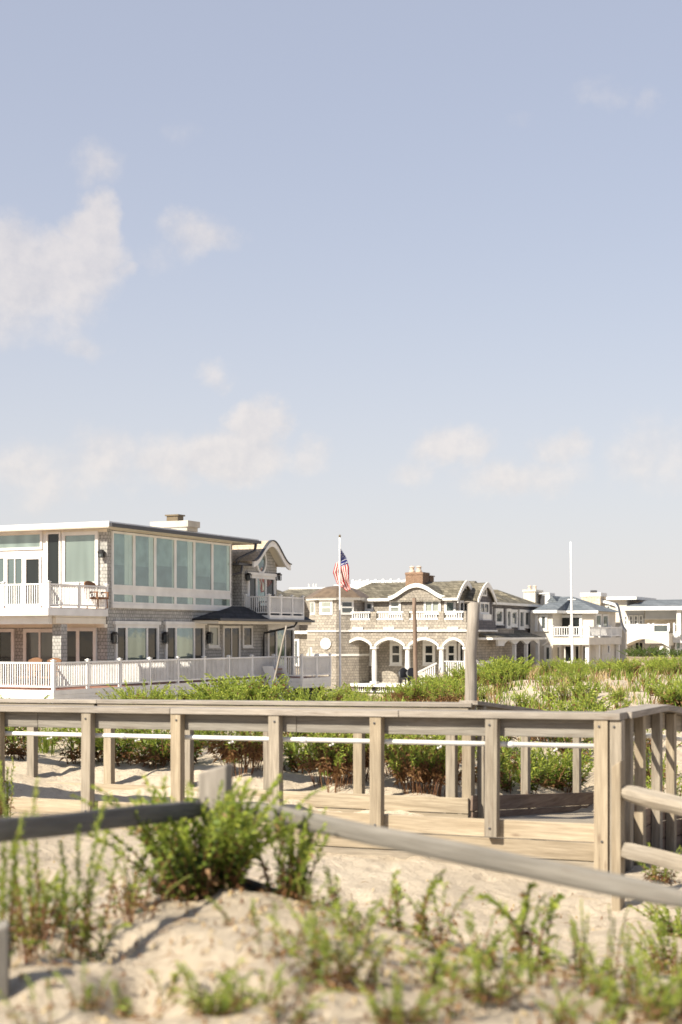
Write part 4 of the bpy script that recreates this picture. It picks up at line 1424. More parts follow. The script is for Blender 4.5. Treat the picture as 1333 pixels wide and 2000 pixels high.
for q in (1030, 1040):
    MB().lathe(cw.a(q), 4.0, [(.14, z1_), (.12, z1_ + .22), (.16, z1_ + .25), (.10, z1_ + .33)], 8).build('chimney_pot', 'pot', k)
a0, a1, z0_, z1_ = cw.rect(1052, 1160, 1068, 1178)
MB().box(a0, a1, 3.9, 5.0, z0_ - .5, z1_ - .1).build('roof_hatch', 'dark_metal', hD)
MB().box(a1 - .25, a1 + .12, 3.8, 5.0, z0_ - .5, z1_).box(a0 - .2, a1 + .1, 3.75, 5.05, z1_ + .001, z1_ + .08).build('roof_hatch_frame', 'white_trim', hD)
# balcony
Db = Wall(Dd, 'y', -1.3)
b0, b1 = Db.a(1079), Db.a(1151)
zBt, zBr = Db.z(1110, 1245), Db.z(1110, 1224)
De = Wall(Dd, 'x', b1)
yb_ = De.a(1214)
MB().box(b0, b1, -1.3, 2.19, zBt - .50, zBt).box(xr + .01, b1, 2.19, yb_, zBt - .5, zBt).build('balcony_slab', 'stucco', hD)
railing(hD, (b0, -1.25), (b1 - .05, -1.25), zBt, zBr, 3, gap=.16, bw=.05, pw=.16)
railing(hD, (b1 - .05, -1.25), (b1 - .05, yb_), zBt, zBr, 4, gap=.13, bw=.05, pw=.14, ends=(0, 1))
Dl = Wall(Dd, 'y', 1.2)
for q0, q1, gl in ((1063.5, 1078, 'grey_glass'), (1081, 1097, 'grey_glass')):
    window(D0 if q0 < 1070 else Dl, hD, (D0 if q0 < 1070 else Dl).rect(q0, 1260, q1, 1292), fw=.16, glass=gl, d=.08)
MB().box(.01, xr, 1.2, 2.19, .2, zBt - .51).build('wall', 'stucco', hD)
for q0, q1 in ((1102, 1120), (1122, 1134), (1137, 1147)):
    window(Dl, hD, Dl.rect(q0, 1259, q1, 1295), fw=.12, glass='dark_glass', name='sliding_door', d=.08, sill=False)
for yy in (-1.1, 1.5, yb_ - .4):
    MB().box(b1 - .32, b1 - .08, yy, yy + .24, .2, zBt - .51).build('column', 'white_trim', hD)
MB().box(xr + .3, b1 - .5, 3.2, yb_ - .2, .2, zBt - .51).build('wall', 'stucco', hD)
We = Wall(Dd, 'y', 3.2)
window(We, hD, We.rect(1187, 1260, 1192, 1275), fw=.06, glass='dark_glass')

# ------------------------------------------------------------------ house E: stone chimney and bell-shaped end wall
Ee = Frame(1135, 106.0, 0.3)
hE = empty('bell_gable_house', Ee.O, GRID)
tag(hE, 'cream house end with a flared bell-shaped wall, arched window and tall stone chimney', 'house')
E0 = Wall(Ee, 'y', 0)
a0, a1, z0_, z1_ = E0.rect(1135.5, 1158, 1173, 1290)
MB().box(a0, a1, 0, 1.6, 0, z1_ - .28).build('chimney', 'stone', hE)
MB().box(a0 - .06, a1 + .05, -.06, 1.66, z1_ - .279, z1_).build('chimney_cap', 'white_trim', hE)
am = E0.a(1155)
MB().box(am - .2, am + .2, .5, .9, z1_, z1_ + .2).build('flue', 'dark_metal', hE)
ew = Wall(Ee, 'y', .5)
xs_ = [ew.a(q) for q in (1172, 1174, 1190, 1203, 1208, 1211, 1214, 1217, 1222)]
zt_ = [ew.z(1190, q) for q in (1172, 1173, 1177, 1181, 1189, 1205, 1219, 1227, 1234)]
fill_under(hE, 'wall', list(zip(xs_, zt_)), 'y', .5, .9, 0, 'stucco')
curve_slab(hE, 'roof', list(zip(xs_, [z + .003 for z in zt_])), 'y', .38, .95, .12, 'dark_metal')
curve_slab(hE, 'barge_board', list(zip(xs_, [z - .12 for z in zt_])), 'y', .30, .375, .22, 'white_trim')
w0, w1, wz0, wz1 = ew.rect(1183, 1198, 1196, 1224)
window(ew, hE, (w0, w1, wz0, wz1), fw=.12, nx=2, nz=3, glass='grey_glass', d=.08)
wc, wr = (w0 + w1) / 2, (w1 - w0) / 2
hc = ew.z(1190, 1184) - wz1
mb = MB()
pts = [(wc - wr * math.cos(math.pi * i / 12), wz1 + .05 + hc * math.sin(math.pi * i / 12)) for i in range(13)]
mb.add([(a, .42, z) for a, z in pts] + [(a, .499, z) for a, z in pts], [tuple(range(13))] + [(i, (i + 1) % 13, 13 + (i + 1) % 13, 13 + i) for i in range(13)])
fo = mb.build('arched_window', 'white_trim', hE)
mb = MB()
for k in range(3):
    t0, t1 = math.pi * (k + .12) / 3, math.pi * (k + .88) / 3
    mb.add([(wc, .41, wz1 + .12)] + [(wc - wr * .82 * math.cos(t0 + (t1 - t0) * i / 4), .41, wz1 + .08 + hc * .84 * math.sin(t0 + (t1 - t0) * i / 4)) for i in range(5)], [(0, 1, 2, 3, 4, 5)])
mb.build('pane', 'grey_glass', fo)

# ------------------------------------------------------------------ house F: far house with flat roofs and a long balcony
Ff = Frame(1216, 112.0, 0.5)
hF = empty('flat_roof_house', Ff.O, GRID)
tag(hF, 'far pale house with grey green roof, shallow arched balcony and dark shrubs in front', 'house')
f0, f3 = Wall(Ff, 'y', 0), Wall(Ff, 'y', 3)
xe = f0.a(1400)
a0, a1, z0_, z1_ = f3.rect(1180, 1172, 1225, 1290)
MB().box(a0, a1, 3, 9, 0, z1_).build('wall', 'stucco', hF)
MB().box(a0 - .2, a1 + .9, 2.5, 9.3, z1_ + .001, z1_ + .24).build('flat_roof', 'white_trim', hF)
zB0, zB1 = f0.z(1260, 1240), f0.z(1260, 1253)
b1 = f0.a(1307)
MB().box(a1 - .1, f3.a(1259), 3.01, 9, zB0, f3.z(1240, 1190)).build('wall', 'grey_siding', hF)
for q in range(4):
    window(f3, hF, f3.rect(1219 + q * 9.8, 1201, 1227.5 + q * 9.8, 1222), fw=.12, nz=2, glass='grey_glass', d=.07)
x0_, x1_ = f3.a(1243), f3.a(1420)
zE, zR = f0.z(1290, 1188), f3.z(1290, 1170)
mb = MB()
mb.add([(x0_ - 1, .6, zE), (x1_, .6, zE), (x1_, 5, zR), (x0_ + .6, 5, zR), (x1_, 9.5, zE), (x0_ - 1, 9.5, zE)], [(0, 1, 2, 3), (3, 2, 4, 5), (0, 3, 5), (1, 4, 2), (0, 5, 4, 1)])
mb.build('roof', 'roof_slate', hF)
MB().box(x0_ - 1.7, x1_, .42, .595, zE - .14, zE + .16).build('eave_trim', 'white_trim', hF)
MB().box(f3.a(1259.2), x1_, 3.02, 9, zB0, zE - .02).build('wall', 'stone', hF)
MB().box(f3.a(1261), x1_, 2.9, 3.018, f3.z(1290, 1208), f3.z(1290, 1192)).build('wall_panel', 'grey_siding', hF)
MB().box(f3.a(1257), x1_, 2.88, 2.96, f3.z(1290, 1210), f3.z(1290, 1208)).build('belt_course', 'white_trim', hF)
for q in (1322, 1395):
    a = f0.a(q)
    MB().box(a - .16, a + .16, .7, 1.0, zB0, zE - .15).build('column', 'white_trim', hF)
# balcony edge beam with a shallow arch under it
pts = [(f0.a(1216) + (b1 - f0.a(1216)) * i / 20, zB1 - .1 + .62 * math.sin(math.pi * i / 20)) for i in range(21)]
zbt = f0.z(1260, 1237)
mb = MB()
mb.strip([((a, 0, z - .22), (a, 2.9, z - .22)) for a, z in pts], [((a, 0, max(zbt, z)), (a, 2.9, max(zbt, z))) for a, z in pts])
mb.build('balcony_slab', 'stucco', hF)
mb = MB(); mb.strip([((a, -.06, z - .30), (a, -.005, z - .30)) for a, z in pts], [((a, -.06, z - .16), (a, -.005, z - .16)) for a, z in pts])
mb.build('arch_trim', 'white_trim', hF)
zr1 = f0.z(1260, 1219)
mb = MB()
for q0, q1, solid in ((1217, 1245, 1), (1245, 1267, 1), (1267, 1276, 1), (1276, 1306, 0)):
    c0, c1 = f0.a(q0), f0.a(q1)
    mb.box(c0, c1, .05, .13, zr1 - .1, zr1).box(c0, c1, .05, .13, zbt + .004, zbt + .14)
    mb.box(c1 - .08, c1 + .08, .02, .16, zbt + .141, zr1 + .06)
    if solid: mb.box(c0, c1 - .08, .08, .11, zbt + .14, zr1 - .1)
mb.build('railing', 'white_paint', hF)
gb = MB(); gb.box(f0.a(1277), f0.a(1305), .09, .10, zbt + .14, zr1 - .1); gb.build('railing_glass', 'grey_glass', hF)
Fx = Wall(Ff, 'y', 1.4)
railing(hF, (b1 + .1, 1.4), (xe, 1.4), zbt, zr1, 6, gap=.2, bw=.05, pw=.14)
MB().box(b1 + .01, xe, 1.3, 2.95, zB1 - .1, zbt).build('balcony_slab', 'grey_siding', hF)
MB().box(a1, xe, 4.5, 9, 0, zB1 - .2).build('wall', 'grey_siding', hF)
F5 = Wall(Ff, 'y', 4.5)
for q0, q1 in ((1222, 1238), (1240, 1258)):
    window(F5, hF, F5.rect(q0, 1253, q1, 1280), fw=.1, nx=2, glass='dark_glass', name='sliding_door', sill=False)
Fl = Wall(Ff, 'y', 1.6)
MB().box(b1 + .1, xe, 1.6, 4.49, 0, zB1 - .12).build('wall', 'grey_siding', hF)
for q in range(5):
    c0 = f0.a(1311 + q * 12)
    window(Fl, hF, (c0, c0 + .42, Fl.z(1320, 1268), Fl.z(1320, 1254)), fw=.07, glass='pale_glass', d=.06)
for q in (1291, 1304):
    a = f0.a(q)
    MB().box(a - .14, a + .14, .2, .5, 0, zB1 - .35).build('column', 'white_trim', hF)
MB().box(f0.a(1266), f0.a(1287), 3.2, 3.5, 0, zB1 - .3).build('wall_panel', 'white_trim', hF)

# low wooden edging on the crest in front of it
lw = Frame(1224, 66.0, 0)
g_ = ground(lw.O.x, lw.O.y)
zt = EYE - (1284.5 - HOR) / FPX * 66
o = MB().box(0, 9, 0, .06, -.5, 0).box(0, 9, -.03, .10, .001, .045).build('retaining_edge', 'tan_wood_x', None, loc=(lw.O.x, lw.O.y, zt))
o.rotation_euler = (0, 0, GRID)
tag(o, 'long low orange timber edging on the dune crest below the dark shrubs', 'edging')

# ------------------------------------------------------------------ poles
def pole(name, px0, py0, px1, py1, D, r0, r1, mat, label, cat, lean=0.0, n=12):
    """px0, py0 the top; px1, py1 the foot"""
    b_ = Vector(((px1 - 666.5) / FPX * D, D, 0))
    b_.z = ground(b_.x, b_.y) - .25
    d2 = D + lean
    t_ = Vector(((px0 - 666.5) / FPX * d2, d2, EYE + (HOR - py0) / FPX * d2))
    o = empty(name, (b_.x, b_.y, b_.z))
    tag(o, label, cat)
    v = t_ - b_
    k_ = 8
    mb = MB()
    mb.tube([v * (i / k_) + Vector((noise.noise(Vector((i, px0, 0))), noise.noise(Vector((i, px0, 7))), 0)) * r0 * (.25 if 'wood' in mat else 0) for i in range(k_ + 1)],
            [r0 + (r1 - r0) * i / k_ for i in range(k_ + 1)], n)
    mb.build('shaft', mat, o, smooth=True)
    return o, v


FP, fv = pole('flagpole', 664, 1050, 665, 1352, 70, .055, .035, 'flagpole_white', 'tall white flagpole with the flag on it, in front of the turret house', 'flagpole')
MB().lathe(fv.x, fv.y, [(.02, fv.z), (.06, fv.z + .05), (.06, fv.z + .10), (.02, fv.z + .15)], 10).build('finial', 'copper', FP)
FP2, v2 = pole('flagpole', 1115, 1058, 1119, 1294, 58, .06, .03, 'flagpole_white', 'bare white flagpole with a short crossarm in front of the hip roofed house', 'flagpole')
zc = v2.z * (1 - (1156 - 1058) / (1294 - 1058))
MB().tube([(v2.x * .55 - .16, -.0, zc), (v2.x * .55 + .16, .0, zc)], .022, 6).build('crossarm', 'flagpole_white', FP2)
pole('timber_post', 809.5, 1168, 814, 1330, 44, .075, .06, 'brown_wood_z', 'thin dark brown pole rising from the dune in front of the white arches', 'post', n=10)
PL, pv = pole('timber_piling', 924.5, 1176, 914, 1420, 19.3, .088, .078, 'old_wood_z', 'thick weathered grey piling leaning behind the boardwalk corner', 'post', n=16)
MB().tube([(pv.x - .03, pv.y, pv.z), (pv.x - .03, pv.y, pv.z + .012)], .079, 16).build('cap', 'old_wood_x', PL)
pole('thin_stake', 560, 1222, 519, 1382, 33, .03, .022, 'old_wood_z', 'thin pale stake leaning in front of the grey house stairs', 'stake', n=8)

# flag
fb = Vector((0, 0, 0))
wp = FP.location + fv
pxs = 70 / FPX
top = [(0, 0), (.26, -.42), (.42, -.95), (.46, -1.5), (.50, -2.0)]
bot = [(0, -.98), (-.22, -.72), (-.36, -1.20), (-.20, -1.72), (.30, -2.12)]
NS, NTT = 40, 26


def lerp_path(p, s):
    f = s * (len(p) - 1)
    i = min(int(f), len(p) - 2)
    q = f - i
    q = q * q * (3 - 2 * q) * .4 + q * .6
    return p[i][0] + (p[i + 1][0] - p[i][0]) * q, p[i][1] + (p[i + 1][1] - p[i][1]) * q


vs, uvs = [], []
for i in range(NS + 1):
    for k in range(NTT + 1):
        s, t_ = i / NS, k / NTT
        (x0, z0), (x1, z1) = lerp_path(top, s), lerp_path(bot, s)
        w = 1 - t_
        x, z = x0 + (x1 - x0) * w, z0 + (z1 - z0) * w
        y = .07 + .14 * math.sin(s * 7 + w * 3.5) * min(1, s * 3) + .07 * math.sin(w * 11 + s * 4) * s + .3 * w * s * (1 - s)
        x += .05 * math.sin(w * 9 + s * 6) * s
        vs.append((x, y, z)); uvs.append((s, t_))
fs = [(i * (NTT + 1) + k, (i + 1) * (NTT + 1) + k, (i + 1) * (NTT + 1) + k + 1, i * (NTT + 1) + k + 1) for i in range(NS) for k in range(NTT)]
me = bpy.data.meshes.new('flag')
me.from_pydata(vs, [], fs)
me.materials.append(M['flag_cloth'])
ul = me.uv_layers.new(name='UVMap')
for lp in me.loops:
    ul.data[lp.index].uv = uvs[lp.vertex_index]
me.polygons.foreach_set('use_smooth', [True] * len(me.polygons))
fo = bpy.data.objects.new('flag', me)
COL.objects.link(fo)
fo.location = (wp.x + .04, wp.y, EYE + (HOR - 1071) / FPX * 70)
md = fo.modifiers.new('cloth', 'SOLIDIFY'); md.thickness = .012
tag(fo, 'red, white and blue flag with stars and stripes hanging limp from the flagpole', 'flag')
# ------------------------------------------------------------------ boardwalk: a level run, an L corner and a ramp going down inland
K = Frame(1195, 14.4, 0.0)
bwk = empty('boardwalk', (K.O.x, K.O.y, 0), GRID)
tag(bwk, 'weathered grey wooden boardwalk with post and plank railings turning into a ramp', 'boardwalk')
SL = 0.0128                                    # the run falls slightly to the left


def zt(x):                                     # top of the cap along the run
    return 2.215 + SL * min(x, 0)


def zr_(y):                                    # top of the cap along the ramp
    return 2.215 - max(0, y - 1.85) * 0.092


N0 = Wall(K, 'y', -.05)
X0 = -12.5
BV = .006


def plank(name, p0, p1, w, h, mat, bevel=BV):
    """board from p0 to p1 (centre line); w across, h high"""
    mb = MB()
    mb.beam(p0, p1, w, h)
    return mb.build(name, mat, bwk, bevel=bevel)


def post(x0, x1, y0, y1, z0, z1, mat, bolts=None, lean=0.0):
    mb = MB()
    q = lean
    mb.hexa([(x0, y0, z0), (x1, y0, z0), (x1, y1, z0), (x0, y1, z0)], [(x0 + q, y0, z1), (x1 + q, y0, z1), (x1 + q, y1, z1), (x0 + q, y1, z1)])
    for (bx, bz, side) in (bolts or []):
        if side == 'y':
            mb.tube([(bx, y0 + .002, bz), (bx, y0 - .012, bz)], .014, 8, 1)
        else:
            mb.tube([(x1 - .002, bx, bz), (x1 + .012, bx, bz)], .014, 8, 1)
    return mb.build('post', [mat, 'dark_metal'], bwk, bevel=.008)


# near side: cap, side board, white handrail, posts, fascia planks
seg = [X0, -8.9, -5.2, -2.3, .12]
for a, b in zip(seg[:-1], seg[1:]):
    plank('cap_rail', (a + .003, .03, zt(a) - .035), (b - .003, .03, zt(b) - .035), .30, .07, 'old_wood_x')
for a, b in zip([X0, -7.2, -3.6], [-7.205, -3.605, -.02]):
    plank('side_board', (a, .022, zt(a) - .17), (b, .022, zt(b) - .17), .04, .185, 'grey_wood_x')
mb = MB()
mb.tube([(X0, .078, zt(X0) - .352), (-.1, .078, zt(0) - .352)], .027, 12)
for i in range(9):
    x_ = -.6 - i * 1.29
    mb.tube([(x_, .078, zt(x_) - .355), (x_, .078, zt(x_) - .40), (x_, .0, zt(x_) - .40)], .011, 6)
for i in range(5):
    x_ = -1.1 - i * 2.44
    mb.tube([(x_ - .04, .078, zt(x_) - .352), (x_ + .04, .078, zt(x_) - .352)], .034, 12, 1)
mb.build('handrail', ['white_paint', 'grey_siding'], bwk, smooth=True)
pxs_ = [172, 348, 540.5, 737, 961.5]
rnd = random.Random(5)
for i, q in enumerate(pxs_ + [-2]):
    x_ = N0.a(q)
    zb = zt(x_) - 1.14 - .19 - rnd.uniform(-.02, .03)
    post(x_ - .068, x_ + .068, -.105, -.004, zb, zt(x_) - .072, ('wood_z', 'tan_wood_z')[i % 2],
         [(x_ + rnd.uniform(-.015, .015), zt(x_) - .14, 'y'), (x_ + rnd.uniform(-.015, .015), zb + .09, 'y')], rnd.uniform(-.012, .012))
x_ = N0.a(-2) - 1.29
while x_ > X0:
    post(x_ - .068, x_ + .068, -.105, -.004, zt(x_) - 1.33, zt(x_) - .072, 'wood_z')
    x_ -= 1.29
for r, (dz, hh, mat) in enumerate(((1.14, .185, 'tan_wood_x'), (1.335, .185, 'tan_wood_x'), (1.53, .185, 'wood_x'))):
    cuts_ = [(-12.5, -8.0, -3.4, -.02), (-12.5, -9.3, -4.9, -.02), (-12.5, -7, -2, -.02)][r]
    for a, b in zip(cuts_[:-1], cuts_[1:]):
        plank('fascia_plank', (a + .002, .022 + r * .001, zt(a) - dz - hh / 2), (b - .002, .022 + r * .001, zt(b) - dz - hh / 2), .042, hh, mat)
# deck planks between the two sides
mb = MB()
x_ = X0
while x_ < -.06:
    mb.box(x_, x_ + .138, .05, 1.79, .76 + SL * x_, .80 + SL * x_)
    x_ += .145
mb.build('deck_planks', 'wood_y', bwk)
# corner posts
post(-.155, -.012, -.105, -.004, .45, zt(0) - .072, 'tan_wood_z', [(-.10, zt(0) - .14, 'y'), (-.07, zt(0) - 1.3, 'y')])
post(.004, .125, -.09, .05, .42, zt(0) - .072, 'wood_z', [(.05, zt(0) - .14, 'y')])
# far side
xF = -2.23
P1 = Wall(K, 'y', 1.9)
for a, b in zip([X0, -7.6], [-7.603, xF + .05]):
    plank('cap_rail', (a, 1.90, zt(a) - .025), (b, 1.90, zt(b) - .025), .24, .05, 'old_wood_x')
    plank('side_board', (a, 1.822, zt(a) - .155), (b - .05, 1.822, zt(b) - .155), .04, .2, 'wood_x')
for r, dz in enumerate((1.14, 1.335, 1.53)):
    for a, b in zip((X0, -6.1 + r), (-6.103 + r, xF)):
        plank('fascia_plank', (a, 1.822, zt(a) - dz - .0925), (b, 1.822, zt(b) - dz - .0925), .042, .185, 'tan_wood_x')
for i, q in enumerate((64, 214, 368, 526, 702, 883)):
    x_ = P1.a(q)
    post(x_ - .062, x_ + .062, 1.848, 1.95, .55, zt(x_) - .052, ('wood_z', 'tan_wood_z', 'wood_z')[i % 3])
for i in range(3):
    x_ = P1.a(64) - 1.25 * (i + 1)
    post(x_ - .062, x_ + .062, 1.848, 1.95, .55, zt(x_) - .052, 'wood_z')
post(xF - .10, xF + .02, 1.85, 1.99, .5, zt(xF) - .052, 'tan_wood_z')
post(xF + .03, xF + .12, 2.02, 2.12, .5, zt(xF) - .052, 'wood_z')
# ramp, left side
YE = 9.5
def rz(y, d):
    return zr_(y) - d
plank('cap_rail', (xF, 1.81, rz(1.85, .025)), (xF, YE, rz(YE, .025)), .24, .05, 'old_wood_y')
plank('side_board', (xF + .02, 2.13, rz(2.1, .155)), (xF + .02, YE, rz(YE, .155)), .04, .2, 'wood_y')
for dz in (1.14, 1.335, 1.53):
    plank('fascia_plank', (xF + .022, 1.846, rz(1.85, dz + .0925)), (xF + .022, YE, rz(YE, dz + .0925)), .042, .185, 'brown_wood_y')
for y_ in (4.12, 6.53, 8.9):
    post(xF - .105, xF - .003, y_ - .062, y_ + .062, rz(y_, 1.9), rz(y_, .052), 'wood_z')
# right side: level past the corner, then down the ramp
plank('cap_rail', (.02, .19, zt(0) - .035), (.02, 1.86, zt(0) - .035), .28, .07, 'old_wood_y')
plank('cap_rail', (.02, 1.866, rz(1.86, .035)), (.02, YE, rz(YE, .035)), .28, .07, 'old_wood_y')
plank('side_board', (-.022, .06, zt(0) - .17), (-.022, 1.85, zt(0) - .17), .04, .185, 'wood_y')
plank('side_board', (-.022, 1.853, rz(1.85, .17)), (-.022, YE, rz(YE, .17)), .04, .185, 'wood_y')
for dz in (1.14, 1.335, 1.53):
    plank('fascia_plank', (-.022, .06, zt(0) - dz - .0925), (-.022, 1.85, zt(0) - dz - .0925), .042, .185, 'brown_wood_y')
    plank('fascia_plank', (-.022, 1.853, rz(1.85, dz + .0925)), (-.022, YE, rz(YE, dz + .0925)), .042, .185, 'brown_wood_y')
mb = MB()
mb.tube([(-.09, .1, zt(0) - .352), (-.09, 1.85, zt(0) - .352), (-.09, YE, rz(YE, .352))], .027, 12)
mb.build('handrail', 'white_paint', bwk, smooth=True)
for i, y_ in enumerate((.42, .95, 1.72, 2.42, 3.3, 4.5, 5.7, 6.9, 8.1)):
    post(.003, .105, y_ - .062, y_ + .062, rz(y_, 1.75), rz(y_, .075), ('wood_z', 'tan_wood_z')[i % 2])
mb = MB()
y_ = 1.83
while y_ < YE:
    mb.hexa([(xF + .05, y_, rz(y_, 1.455)), (-.05, y_, rz(y_, 1.455)), (-.05, y_ + .138, rz(y_ + .138, 1.455)), (xF + .05, y_ + .138, rz(y_ + .138, 1.455))],
            [(xF + .05, y_, rz(y_, 1.415)), (-.05, y_, rz(y_, 1.415)), (-.05, y_ + .138, rz(y_ + .138, 1.415)), (xF + .05, y_ + .138, rz(y_ + .138, 1.415))])
    y_ += .145
mb.build('deck_planks', 'wood_x', bwk)


# ------------------------------------------------------------------ split rail fences
def at(px, D):
    return (px - 666.5) / FPX * D, D


def wp(px, py, D):
    return Vector(((px - 666.5) / FPX * D, D, EYE + (HOR - py) / FPX * D))


def split_rail(par, name, p0, p1, r, mat, seed, flat=.8):
    """hewn rail: an uneven five-sided bar tapering at its ends"""
    p0, p1 = Vector(p0), Vector(p1)
    L = (p1 - p0).length
    d = (p1 - p0) / L
    rn = random.Random(seed)
    n, kk = 10, 22
    base = [1 + rn.uniform(-.16, .16) for _ in range(n)]
    mb = MB()
    vs, fs = [], []
    for i in range(kk + 1):
        s = L * i / kk
        e = min(1, .55 + 4 * min(s, L - s) / L)
        wob = Vector((0, noise.noise(Vector((s * .9, seed, 0))), noise.noise(Vector((s * .9, seed, 5))))) * r * .16
        for k in range(n):
            th = 2 * math.pi * k / n
            q = r * e * base[k] * (1 + .12 * noise.noise(Vector((s * 3, k * 3.0, seed))))
            vs.append((s + 0.0, math.cos(th) * q * flat + wob.y, math.sin(th) * q + wob.z))
    for i in range(kk):
        for k in range(n):
            fs.append((i * n + k, i * n + (k + 1) % n, (i + 1) * n + (k + 1) % n, (i + 1) * n + k))
    fs.append(tuple(range(n))[::-1]); fs.append(tuple(kk * n + k for k in range(n)))
    mb.add(vs, fs)
    o = mb.build(name, mat, par)
    rot = d.to_track_quat('X', 'Z')
    o.rotation_mode = 'QUATERNION'
    o.rotation_quaternion = rot
    o.location = p0 - par.location
    return o


def hewn_post(par, p, w, dpt, h, below, mat, seed, rz=0.0):
    rn = random.Random(seed)
    mb = MB()
    vs, fs = [], []
    kk = 7
    ring = [(-1, -1), (0, -1.04), (1, -1), (1.04, 0), (1, 1), (0, 1.04), (-1, 1), (-1.04, 0)]
    for i in range(kk + 1):
        z = -below + (h + below) * i / kk
        for (a, b) in ring:
            q = 1 + .07 * noise.noise(Vector((a * 2 + seed, b * 2, z * 3)))
            vs.append((a * w / 2 * q, b * dpt / 2 * q, z + (.03 * a if i == kk else 0)))
    for i in range(kk):
        for k in range(8):
            fs.append((i * 8 + k, i * 8 + (k + 1) % 8, (i + 1) * 8 + (k + 1) % 8, (i + 1) * 8 + k))
    fs.append(tuple(range(8))[::-1]); fs.append(tuple(kk * 8 + k for k in range(8)))
    mb.add(vs, fs)
    o = mb.build('post', mat, par, bevel=.012)
    o.location = Vector(p) - par.location
    o.rotation_euler = (0, 0, rz)
    return o


fp = wp(421, 1500, 8.6)
gz = ground(fp.x, fp.y)
fA = empty('split_rail_fence', (fp.x, fp.y, gz))
tag(fA, 'old grey split rail fence half buried in the sand in front of the boardwalk', 'fence')
hewn_post(fA, (fp.x, fp.y, gz), .185, .12, fp.z - gz, .5, 'old_wood_z', 3, R(-16))
split_rail(fA, 'rail', wp(445, 1572, 8.6), wp(1390, 1768, 6.5), .053, 'grey_wood_x', 1, .42)
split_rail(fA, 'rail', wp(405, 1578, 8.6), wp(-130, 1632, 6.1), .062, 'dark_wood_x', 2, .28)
def low(px, D, up):
    x, y = at(px, D)
    return Vector((x, y, ground(x, y) + up))


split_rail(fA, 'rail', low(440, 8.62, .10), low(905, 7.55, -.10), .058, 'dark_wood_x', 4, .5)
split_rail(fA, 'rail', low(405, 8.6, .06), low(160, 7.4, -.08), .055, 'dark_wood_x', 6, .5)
lp_ = wp(-24, 1815, 6.1)
gz2 = ground(lp_.x, lp_.y)
hewn_post(fA, (lp_.x, lp_.y, gz2), .17, .12, lp_.z - gz2, .5, 'grey_wood_z', 9, R(20))
rp_ = wp(1430, 1680, 6.4)
gz3 = ground(rp_.x, rp_.y)
hewn_post(fA, (rp_.x, rp_.y, gz3), .18, .12, rp_.z - gz3, .5, 'old_wood_z', 12, R(-16))

fq = wp(1208, 1490, 12.6)
gz = ground(fq.x, fq.y)
fB = empty('split_rail_fence', (fq.x, fq.y, gz))
tag(fB, 'short split rail fence with two pale round rails beside the boardwalk corner posts', 'fence')
hewn_post(fB, (fq.x, fq.y, gz), .085, .15, fq.z - gz, .4, 'tan_wood_z', 21, R(-26))
split_rail(fB, 'rail', wp(1206, 1545, 12.65), wp(1470, 1606, 11.4), .078, 'wood_x', 7, 1.0)
split_rail(fB, 'rail', wp(1206, 1656, 12.65), wp(1470, 1722, 11.4), .078, 'wood_x', 8, 1.0)
e_ = wp(1465, 1545, 11.4)
hewn_post(fB, (e_.x, e_.y, ground(e_.x, e_.y)), .10, .15, e_.z - ground(e_.x, e_.y), .4, 'wood_z', 22, R(-26))

# ------------------------------------------------------------------ plants
def leaf(vs, fs, base, d, side, L, w, droop):
    """a narrow folded blade of two halves"""
    b = len(vs)
    up = side.cross(d).normalized()
    m_ = base + d * (L * .45)
    t_ = base + d * L - Vector((0, 0, 1)) * (L * droop)
    vs += [base, m_ + side * w + up * (w * .35), t_, m_ - side * w + up * (w * .35)]
    fs += [(b, b + 1, b + 2), (b, b + 2, b + 3)]


